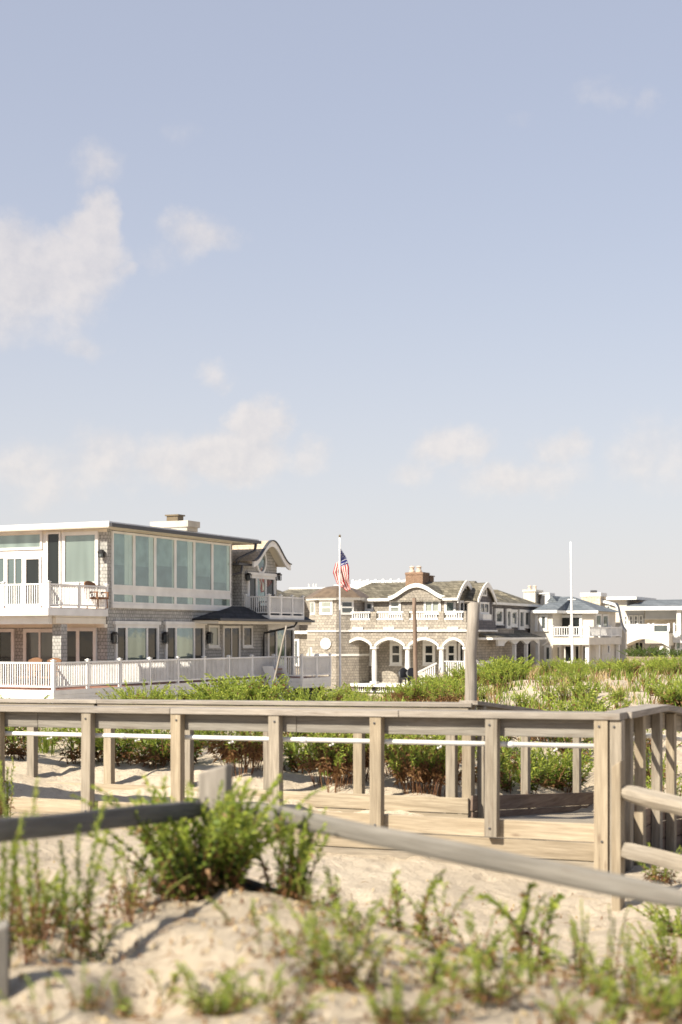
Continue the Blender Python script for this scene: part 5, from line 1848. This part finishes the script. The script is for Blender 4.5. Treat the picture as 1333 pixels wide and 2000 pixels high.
def plant_mesh(name, seed, nst, h, spread, nleaf, L, w, bare=.25, dry=.10, arch=.35, tip=True, leanv=(0, 0), mats=None):
    """goldenrod-like clump: arching stems crowded with narrow leaves, dry leaves low down"""
    rn = random.Random(seed)
    sb = MB()
    lv = {0: ([], []), 1: ([], []), 2: ([], []), 3: ([], [])}
    sb.tube([(0, 0, -.10), (0, 0, -.05)], [spread * .12, spread * .10], 6, 0)
    for s in range(nst):
        a = rn.uniform(0, 2 * math.pi)
        r0 = spread * .30 * math.sqrt(rn.random())
        hh = h * rn.uniform(.60, 1.0)
        out = spread * rn.uniform(.05, .75)
        p = Vector((math.cos(a) * r0, math.sin(a) * r0, -.06))
        dirv = Vector((math.cos(a + rn.uniform(-.5, .5)), math.sin(a + rn.uniform(-.5, .5)), 0))
        n = 9
        pts = []
        for i in range(n + 1):
            t = i / n
            pts.append(p + dirv * (out * t ** 1.5) + Vector((leanv[0], leanv[1], 0)) * (hh * t ** 1.4) + Vector((0, 0, hh * (t - arch * .35 * t ** 3) + .06 * t)) +
                       Vector((rn.gauss(0, 1), rn.gauss(0, 1), 0)) * (.012 * hh * t))
        k = int(n * .6)
        sb.tube(pts[:k + 1], [.0062 - .0025 * i / n for i in range(k + 1)], 5, 0, cap=False)
        sb.tube(pts[k:], [.0062 - .0025 * (k + i) / n for i in range(n + 1 - k)], 5, 1, cap=False)
        nl = int(nleaf * rn.uniform(.8, 1.2))
        for j in range(nl):
            t = bare + (1 - bare) * (j + rn.random()) / nl
            f = t * n
            i = min(int(f), n - 1)
            q = pts[i].lerp(pts[i + 1], f - i)
            ax = (pts[i + 1] - pts[i]).normalized()
            th = j * 2.4 + rn.uniform(-.4, .4)
            sd = ax.cross(Vector((math.cos(th), math.sin(th), .13))).normalized()
            rad = sd.cross(ax).normalized()
            ang = rn.uniform(.35, .95) + (.35 if t < .5 else 0) - (.25 if t > .9 else 0)
            d = (ax * math.cos(ang) + rad * math.sin(ang)).normalized()
            low = t < bare + .22
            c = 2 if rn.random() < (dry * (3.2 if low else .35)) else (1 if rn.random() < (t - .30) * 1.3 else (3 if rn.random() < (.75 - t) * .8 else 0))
            sz = (1.05 - .45 * t) * rn.uniform(.7, 1.2)
            leaf(lv[c][0], lv[c][1], q, d, sd, L * sz, w * sz * .5, rn.uniform(.05, .35) + (.5 if c == 2 else 0))
    def mk(nm, mats, parts):
        me = bpy.data.meshes.new(nm)
        V, Fc, mi = [], [], []
        for idx, (vs, fs) in enumerate(parts):
            b = len(V)
            V += [tuple(v) for v in vs]; Fc += [tuple(b + i for i in f) for f in fs]; mi += [idx] * len(fs)
        me.from_pydata(V, [], Fc)
        for m_ in mats: me.materials.append(M[m_])
        me.polygons.foreach_set('material_index', mi)
        return me
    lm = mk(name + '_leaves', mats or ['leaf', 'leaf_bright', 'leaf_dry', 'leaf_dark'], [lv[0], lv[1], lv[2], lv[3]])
    sm = bpy.data.meshes.new(name + '_stems')
    sm.from_pydata(sb.v, [], sb.f)
    sm.materials.append(M['stem_red']); sm.materials.append(M['stem_green'])
    sm.polygons.foreach_set('material_index', sb.mi)
    return lm, sm


def grass_mesh(name, seed, n, h, spread, w=.006, mat='straw'):
    rn = random.Random(seed)
    vs, fs = [], []
    for s in range(n):
        a = rn.uniform(0, 6.283)
        p = Vector((math.cos(a), math.sin(a), 0)) * spread * .3 * rn.random()
        hh = h * rn.uniform(.5, 1)
        o_ = Vector((math.cos(a + rn.uniform(-.6, .6)), math.sin(a + rn.uniform(-.6, .6)), 0)) * spread * rn.uniform(.2, 1)
        sd = Vector((-o_.y, o_.x, 0)).normalized() * w
        prev = None
        for i in range(6):
            t = i / 5
            q = p + o_ * t ** 2 + Vector((0, 0, hh * (t - .28 * t ** 3) - .05))
            b = len(vs)
            vs += [q - sd * (1 - t * .85), q + sd * (1 - t * .85)]
            if i: fs.append((b - 2, b - 1, b + 1, b))
    me = bpy.data.meshes.new(name)
    me.from_pydata([tuple(v) for v in vs], [], fs)
    me.materials.append(M[mat])
    return me


def place(kind, meshes, x, y, sc, rz_, label, group=None, cat='plant', sink=0.0, names=('leaves', 'stems'), tilt=0.0, sz=1.0):
    o = empty(kind, (x, y, ground(x, y) - sink), rz_)
    o.scale = (sc, sc, sc * sz)
    o.rotation_euler = (tilt, 0, rz_)
    tag(o, label, cat, group)
    for me, nm in zip(meshes, names):
        c = bpy.data.objects.new(nm, me)
        COL.objects.link(c)
        c.parent = o
    return o




DRK = [plant_mesh('dark_shrub', 800 + i, 34, .60, .85, 40, .12, .045, bare=.06, dry=.02, arch=.3, mats=['leaf_dark', 'leaf_dark', 'leaf_dark', 'leaf_dark']) for i in range(2)]
SPK = [plant_mesh('spike', 900 + i, (3, 4, 5)[i], .78, .16, 78, .062, .020, bare=.16, dry=.06, arch=.12, leanv=((.05, 0), (-.06, .02), (.10, 0))[i]) for i in range(3)]
FTH = plant_mesh('feather', 950, 12, .95, .26, 90, .085, .022, bare=.03, dry=.04, arch=.15)
SPR = [plant_mesh('sprig', 100 + i, (4, 5, 6, 5, 3, 7)[i],   .56, .46, 36, .080, .023, bare=.08, dry=.14, arch=(.9, .5, 1.1, .8, .6, 1.0)[i], leanv=((.2, 0), (-.1, .1), (.25, -.1), (-.2, 0), (.05, .1), (.15, .1))[i]) for i in range(6)]
CLP = [plant_mesh('clump', 200 + i, (14, 18, 12, 20)[i], .66, .55, 46, .11, .028, bare=.18, dry=.16) for i in range(4)]
DNS = [plant_mesh('shrub', 300 + i, 30, .66, .80, 38, .12, .036, bare=.14, dry=.08, arch=.22) for i in range(4)]
TALL = [plant_mesh('tall', 400 + i, (18, 24, 20)[i], .85, .62, 40, .12, .024, bare=.42, dry=.34, arch=.25) for i in range(3)]
BIG = plant_mesh('big', 500, 76, .76, .74, 60, .078, .034, bare=.08, dry=.09, arch=.35)
BIG2 = plant_mesh('big', 501, 22, .58, .40, 50, .075, .028, bare=.12, dry=.10, arch=.25)
GRG = [grass_mesh('green_grass', 650 + i, 70, .85, .6, .008, 'leaf') for i in range(2)]
DEAD = [plant_mesh('dead', 700 + i, 9, .6, .5, 9, .06, .012, bare=.3, dry=3.0, arch=.6) for i in range(2)]
GRS = [grass_mesh('grass', 600 + i, 60, .75, .55) for i in range(3)]
rn = random.Random(11)

# in front: each one placed by where the photograph has it
FG = [
    (390, 8.25, BIG, 1.0, .98, 'big bushy green goldenrod growing against the old split rail fence post'),
    (562, 8.15, BIG2, 1.0, 1.0, 'small dark upright bush just beside the big bushy goldenrod at the fence post'),
    (250, 7.9, SPR[5], .95, 1.0, 'loose leafy sprig at the outer edge of the big bushy goldenrod'),
    (10, 15.0, FTH, 1.0, 1.0, 'feathery bright green plant standing before the first boardwalk post'),
    (62, 6.9, SPK[0], 1.25, 1.1, 'tall thin stemmed sprig rising in front of the shaded fence rail'),
    (140, 6.9, SPK[1], 1.2, 1.1, 'pair of slender stems with yellow green tips over the pale sand'),
    (5, 6.5, SPK[2], 1.15, 1.05, 'ragged green stems beside the blurred fence post at the picture edge'),
    (160, 6.9, SPR[2], .8, 1.0, 'low leafy sprig among dark dead stalks by the buried rail'),
    (655, 8.0, SPR[0], .62, 1.0, 'small sprig in front of the shaded buried rail next to the dark bush'),
    (790, 7.65, SPR[5], .88, 1.0, 'forked leafy plant growing over the half buried lower rail'),
    (845, 7.5, SPR[3], .78, 1.0, 'leaning plant with curled tip at the end of the buried rail'),
    (930, 7.2, SPR[1], .80, .8, 'arching green plant spilling down the mound below the buried rail'),
    (1065, 7.3, SPR[2], 1.15, 1.2, 'thin arching plant with a tall curved tip on open lit sand'),
    (1140, 6.9, SPK[1], .62, 1.0, 'upright yellow green spike alone near the middle of the lit sand'),
    (1235, 6.7, SPK[2], .66, 1.0, 'bushy plant with two upright spikes near the sand at the fence end'),
    (1320, 6.7, SPR[0], .80, 1.0, 'leafy sprig cut by the picture edge beyond the two spiked plant'),
    (640, 5.75, CLP[2], .60, .9, 'dark stemmed clump casting a blue shadow low on the near mound'),
    (385, 5.8, SPR[3], .75, .8, 'broken sprig lying over the blue hollow on the near mound'),
    (245, 6.05, SPR[0], .62, .7, 'trailing green stem crossing the shaded hollow in the sand'),
    (545, 6.3, SPR[4], .65, .9, 'short pale sprig on the crown of the near mound'),
    (705, 6.6, SPR[0], .60, .9, 'small pale sprig on bare sand just above the dark stemmed clump'),
    (880, 6.1, SPR[2], .80, .7, 'sprawling bright green plant on the slope of the near mound'),
    (960, 5.7, CLP[0], .50, .7, 'low spreading bright clump at the lower edge between two sandy patches'),
    (1245, 5.75, CLP[1], .52, .8, 'green clump with red dead leaves at its base on lower sand'),
    (1090, 5.6, SPR[1], .60, .7, 'very blurred small sprig on sand at the bottom edge'),
    (80, 5.35, SPR[4], .62, .7, 'two blurred yellow curved blades in the bottom corner'),
    (440, 5.45, CLP[3], .40, .6, 'blurred low green clump at the bottom edge by the blue hollow'),
    (780, 5.35, CLP[0], .48, .6, 'blurred yellow green clump at the bottom edge below the slope'),
    (1310, 9.0, CLP[1], .55, 1.0, 'dry tangle of stems under the end of the long fence rail'),
    (1330, 11.4, DNS[0], .50, 1.2, 'green plant behind the lower rail of the short fence'),
    (1290, 13.4, CLP[0], .6, 1.0, 'leafy plant growing between the short fence and the ramp posts'),
    (30, 7.4, SPR[5], 1.0, 1.0, 'crowded leafy stems right behind the ragged stems at the edge'),
    (105, 7.6, CLP[2], .55, 1.0, 'dark clump with dead stalks between slender stems and buried rail'),
    (1010, 6.4, SPR[3], .9, .8, 'sprawling green plant between the arching plant and the bright low clump'),
    (900, 6.7, SPR[0], .85, .8, 'light green plant at the top of the sprawling patch on the slope'),
    (1180, 6.3, SPR[2], .8, .9, 'leafy plant in front of the bushy plant with two spikes'),
    (1290, 6.1, SPR[3], .85, .9, 'green plant leaning over dead red leaves by the lower corner'),
    (730, 5.9, SPR[1], .6, .8, 'pale feathery shoot beside the dark stemmed clump'),
    (600, 7.9, SPR[3], .5, .9, 'tiny shoots at the foot of the small dark upright bush'),
    (320, 6.4, SPR[2], .5, .8, 'small sprig on the rim of the shaded hollow in the sand'),
    (470, 6.9, SPR[0], .5, .7, 'low pale sprig at the foot of the big bushy goldenrod, on the mound side'),
    (500, 5.6, SPR[5], .55, .8, 'blurred leafy sprig between the hollow and the dark stemmed clump'),
    (600, 6.6, SPR[1], .6, .9, 'thin double sprig on the mound below the small dark upright bush'),
    (700, 7.3, SPR[2], .6, .9, 'leafy shoot on the mound just below the shaded buried rail'),
    (850, 5.5, SPR[4], .8, .8, 'blurred yellow stems on the lower slope of the near mound'),
    (180, 5.6, SPR[3], .6, .7, 'blurred fallen green stem on pale sand in the lower corner'),
    (1010, 7.4, SPR[4], .75, 1.1, 'slender bent stem behind the arching green plant'),
    (1100, 7.9, SPR[0], .6, 1.1, 'tiny upright shoot alone on the bright sand below the long rail'),
    (1195, 7.2, SPK[0], .62, 1.0, 'two slender upright spikes on the bright sand near the rail end'),
    (1150, 5.4, SPR[5], .7, .7, 'blurred leafy sprig on the bottom edge beside the green clump with red leaves'),
    (560, 5.35, SPR[5], .6, .7, 'blurred bright sprig on the bottom edge near the middle'),
    (455, 8.3, SPR[2], .8, 1.0, 'leafy shoots crowding the shaded side of the fence post'),
]
for px, D, me, sc, szz, lb in FG:
    x, y = at(px, D)
    place('goldenrod_plant', me, x, y, sc, rn.uniform(0, 6.28), lb, 'dune plants on the near sand', sz=szz)

# behind the boardwalk, seen through the railing
G2 = 'plants behind the boardwalk railing'
L2 = 'leafy green dune plant with bare brown stems, rooted just behind the boardwalk railing'
BH = [(20, 22.5), (60, 22.3), (85, 23.5), (110, 22.4), (150, 22.0), (40, 24.5), (130, 24.3), (190, 23.0), (165, 24.6), (222, 22.3), (245, 21.6), (270, 22.6), (300, 21.4), (285, 24), (325, 22.4), (345, 21.6), (310, 24.5),
      (235, 24.4), (440, 21.0), (470, 20.4), (500, 20.8), (455, 22.4), (520, 21.8), (490, 23), (400, 23), (380, 24.4), (565, 21.8), (590, 21.2), (580, 23.2), (605, 23.5), (545, 23.4),
      (632, 19.4), (655, 19.2), (680, 19.5), (700, 19.8), (645, 20.8), (690, 21.4), (720, 21.5), (668, 22.5), (740, 21.5), (790, 19.2), (812, 18.8), (835, 18.7), (858, 18.9), (770, 20.2), (822, 20.2), (850, 20.4), (800, 21.4), (875, 19.6), (870, 21.6), (780, 22.6),
      (930, 19.8), (948, 20.6), (965, 21.2), (985, 21.8), (1008, 20.9), (1025, 22.4), (1055, 22.3), (1075, 23.2), (1100, 22.8), (1120, 24.2), (1140, 24.0), (1160, 25), (1175, 24.3), (1040, 24.4), (1090, 25), (1190, 25.5), (960, 23.4), (1000, 24.5), (1130, 25.8),
      (1300, 21), (1320, 20), (1285, 22.5), (1345, 22), (1260, 24)]
for i, (px, D) in enumerate(BH):
    if i % 5 in (1, 3) and not 620 < px < 720 and not 770 < px < 880: continue
    x, y = at(px + rn.uniform(-6, 6), D - (1.1 if px < 600 else .55) * (1 if D < 23 else .6))
    tall_ = 620 < px < 880 or 430 < px < 510
    if tall_:
        me, sc = TALL[i % 3], rn.uniform(.85, 1.05)
    else:
        me, sc = (DNS[i % 4], rn.uniform(.9, 1.25)) if i % 2 else (CLP[i % 4], rn.uniform(1.0, 1.35))
    place('dune_plant', me, x, y, sc, rn.uniform(0, 6.28), L2, G2)

# on the dune between boardwalk and houses
G3 = 'plants on the far dune'
L3 = 'yellow green bushy dune plant growing on the sand ridge between boardwalk and houses'


def dune_spot():
    D = rn.uniform(26.5, 47)
    px = rn.uniform(215, 1420)
    return px, D


cnt = 0
tries = 0
while cnt < 200 and tries < 6000:
    tries += 1
    px, D = dune_spot()
    x, y = at(px, D)
    v = noise.noise(Vector((x * .34, y * .30, 2.0)))
    if px > 900:
        # open sand patches on the right-hand slope
        thr = .16 if D < 33 else .02
        if v < thr - (.25 if px < 1000 else 0): continue
    else:
        if v < -.25: continue
        if px < 600 and (D > 36 or v < .22 or 530 < px < 592): continue
        if D > 42: continue
    me = rn.choice((DNS[0], DNS[1], DNS[2], DNS[3], CLP[0], CLP[1], CLP[2], CLP[3], SPR[2], SPR[5], TALL[0]))
    sc = rn.choice((.45, .6, .75, .9, 1.05, 1.25)) * (.95 if px > 640 else 1.0)
    if px > 940: sc *= .72
    elif px > 600: sc *= .85
    place('dune_plant', me, x, y, sc, rn.uniform(0, 6.28), L3, G3)
    cnt += 1
for px, D, sc in ((262, 31, .75), (295, 31, .95), (318, 32, .7), (352, 32, .85), (412, 31, 1.05), (436, 32, 1.1), (455, 31, 1.3), (480, 31.5, 1.35), (505, 31, 1.3), (520, 32, 1.1), (603, 32, .9),
                  (975, 35, 1.0), (1000, 36, 1.05), (985, 37, 1.05), (1015, 36, .85), (1075, 40, .75), (1100, 41, .7), (1150, 43, .65), (1190, 42, .65), (1290, 38, .75), (1320, 37, .8)):
    x, y = at(px, D)
    place('dune_plant', DNS[rn.randrange(4)], x, y, sc, rn.uniform(0, 6.28), L3, G3, sz=1.05)
for px, D, sc, lb in ((1040, 38, 1.0, 'tuft of dry tan beach grass beside the green bushes on the dune crest'),
                      (1128, 44, .9, 'dry tan beach grass tuft at the foot of the bare flagpole'),
                      (1100, 30, .8, 'low straw coloured grass tuft on the open sand slope of the dune'),
                      (1215, 29, .8, 'reddish dry grass patch low on the sandy slope behind the ramp'),
                      (880, 31, .8, 'thin dry grass by the thick grey piling'),
                      (1165, 33, .9, 'straw grass tuft in the middle of the sandy slope')):
    x, y = at(px, D)
    place('beach_grass', [GRS[rn.randrange(3)]], x, y, sc, rn.uniform(0, 6.28), lb, cat='grass tuft', names=('blades',))
# dark shrubs by the far house
for px, D, sc, lb in ((1243, 92, 1.5, 'dark green shrub under the shallow balcony arch of the far house'),
                      (1268, 88, 1.7, 'dark rounded shrub at the middle of the far house front'),
                      (1292, 90, 1.5, 'dark shrub beside the white column of the far house'),
                      (1325, 86, 1.4, 'dark green shrub at the picture edge by the far house')):
    x, y = at(px, D)
    o = place('shrub', DRK[rn.randrange(2)], x, y, sc, rn.uniform(0, 6.28), lb, 'shrubs by the far house', cat='shrub')
    o.location.z = EYE - (1290 - HOR) / FPX * D
# two dark low chairs behind the bushes
for px, lb in ((797, 'dark low patio chair nearer the thin brown pole, half hidden by bushes'), (812, 'dark low patio chair right behind the thin brown pole')):
    D = 78
    x, y = at(px, D)
    o = empty('patio_chair', (x, y, ground(x, y)), R(30))
    tag(o, lb, 'chair', 'dark chairs in front of the arches')
    o.location.z = max(o.location.z, EYE - (1340 - HOR) / FPX * D)
    MB().box(-.35, .35, -.3, .3, .35, .45).build('seat', 'black_metal', o)
    mb = MB()
    mb.strip([((-.36 + .09 * i, .28 - .02 * (i - 4) ** 2 * .2, .455), (-.36 + .09 * i, .34 - .02 * (i - 4) ** 2 * .2, .455)) for i in range(9)],
             [((-.36 + .09 * i, .40, 1.0 - .018 * (i - 4) ** 2), (-.36 + .09 * i, .46, 1.0 - .018 * (i - 4) ** 2)) for i in range(9)])
    mb.build('backrest', 'black_metal', o)
    for q in (-.3, .3):
        for w_ in (-.26, .26):
            MB().box(q - .03, q + .03, w_ - .03, w_ + .03, 0, .35).build('leg', 'black_metal', o)

# sparse weeds and straw nobody could count on the right-hand dune slope
vsA, fsA, miA = [], [], []
rg = random.Random(77)
for _ in range(2300):
    D = rg.uniform(24, 46)
    px = rg.uniform(640, 1450)
    x, y = at(px, D)
    if noise.noise(Vector((x * .5, y * .5, 8.0))) < -.12 and rg.random() < .8: continue
    z = ground(x, y)
    kind_ = rg.random()
    for b_ in range(rg.randrange(4, 9)):
        a = rg.uniform(0, 6.283)
        h_ = rg.uniform(.08, .30)
        o_ = Vector((math.cos(a), math.sin(a), 0)) * h_ * rg.uniform(.2, .7)
        sd = Vector((-o_.y, o_.x, 0)).normalized() * rg.uniform(.006, .014)
        p_ = Vector((x + rg.uniform(-.12, .12), y + rg.uniform(-.12, .12), z - .02))
        i0 = len(vsA)
        vsA += [tuple(p_ - sd), tuple(p_ + sd), tuple(p_ + o_ * .5 + Vector((0, 0, h_ * .65)) + sd), tuple(p_ + o_ + Vector((0, 0, h_))), tuple(p_ + o_ * .5 + Vector((0, 0, h_ * .65)) - sd)]
        fsA.append((i0, i0 + 1, i0 + 2, i0 + 3, i0 + 4))
        miA.append(0 if kind_ < .13 else (1 if kind_ < .78 else 2))
gc_ = MB()
gc_.v, gc_.f, gc_.mi = vsA, fsA, miA
tag(gc_.build('dune_weeds', ['straw', 'leaf', 'leaf_dry']), 'sparse dry straw and weeds over the sandy dune slope', 'ground cover', kind='stuff')

# green beach grass among the leafy plants
for i, (px, D) in enumerate(((455, 20.4), (485, 21.2), (515, 20.8), (575, 21.0), (640, 19.6), (705, 20.6), (330, 21), (1015, 21.0), (90, 22.0), (1120, 23.0), (1085, 22.2))):
    x, y = at(px, D)
    place('beach_grass', [GRG[i % 2]], x, y, rn.uniform(.75, 1.05), rn.uniform(0, 6.28), 'tuft of long green grass blades among the leafy plants behind the boardwalk railing', 'green grass tufts behind the railing', cat='grass tuft', names=('blades',))
# dead brown stalks
for i, (px, D, sc, lb) in enumerate(((70, 7.2, .9, 'tangle of dead brown stalks between the ragged green stems and the buried rail'),
                                     (255, 7.5, .8, 'dead brown stalks at the outer foot of the big bushy goldenrod'),
                                     (1265, 5.9, .6, 'dead reddish stalks in front of the green clump near the lower corner'),
                                     (690, 5.8, .5, 'small dead stalks beside the dark stemmed clump on the near mound'),
                                     (1060, 6.6, .6, 'dead stalks at the foot of the sprawling green plant'),
                                     (1320, 8.2, .8, 'dry dead stalks under the low end of the long fence rail'))):
    x, y = at(px, D)
    place('dead_stalks', DEAD[i % 2], x, y, sc, rn.uniform(0, 6.28), lb, 'dead stalks on the near sand', cat='dead plant')
# twigs, dead leaves and bits on the near sand
vsL, fsL, miL = [], [], []
spots = [at(f[0], f[1]) for f in FG]
for k in range(2200):
    if rg.random() < .55:
        cx_, cy_ = spots[rg.randrange(len(spots))]
        x, y = cx_ + rg.gauss(0, .32), cy_ + rg.gauss(0, .32)
    else:
        x, y = at(rg.uniform(-40, 1380), rg.uniform(4.9, 13.5))
    z = ground(x, y) + .004
    th = rg.uniform(0, 6.283)
    tw = rg.random() < .45
    L_ = rg.uniform(.05, .22) if tw else rg.uniform(.02, .05)
    w_ = rg.uniform(.002, .004) if tw else rg.uniform(.005, .011)
    d1 = Vector((math.cos(th), math.sin(th), 0)); sd = Vector((-d1.y, d1.x, 0))
    p_, q_ = Vector((x, y, z)), Vector((x, y, 0)) + d1 * L_
    q_.z = ground(q_.x, q_.y) + .004
    m_ = (p_ + q_) / 2 + sd * L_ * rg.uniform(-.12, .12) + Vector((0, 0, w_ + rg.uniform(.002, .02)))
    i0 = len(vsL)
    vsL += [tuple(p_), tuple(m_ + sd * w_), tuple(q_), tuple(m_ - sd * w_), tuple(m_ + Vector((0, 0, w_ * 1.5)))]
    fsL += [(i0, i0 + 1, i0 + 4), (i0 + 1, i0 + 2, i0 + 4), (i0 + 2, i0 + 3, i0 + 4), (i0 + 3, i0, i0 + 4)]
    c_ = 0 if rg.random() < .65 else 1
    miL += [c_] * 4
lt = MB()
lt.v, lt.f, lt.mi = vsL, fsL, miL
tag(lt.build('plant_litter', ['leaf_dry', 'straw']), 'dead leaves and twigs strewn over the near sand', 'litter', kind='stuff')

# tall flowering spikes sticking out of the low row in front of the grey house
for px, D, sc in ((292, 30.5, 1.15), (340, 31, .95), (372, 31, 1.0), (442, 30.5, 1.25), (505, 31, 1.3), (468, 31.5, 1.2), (238, 31, .8)):
    x, y = at(px, D)
    place('dune_plant', SPK[rn.randrange(3)], x, y, sc, rn.uniform(0, 6.28), 'thin yellow green spike rising above the low plants below the grey house deck', 'spikes in front of the grey house')
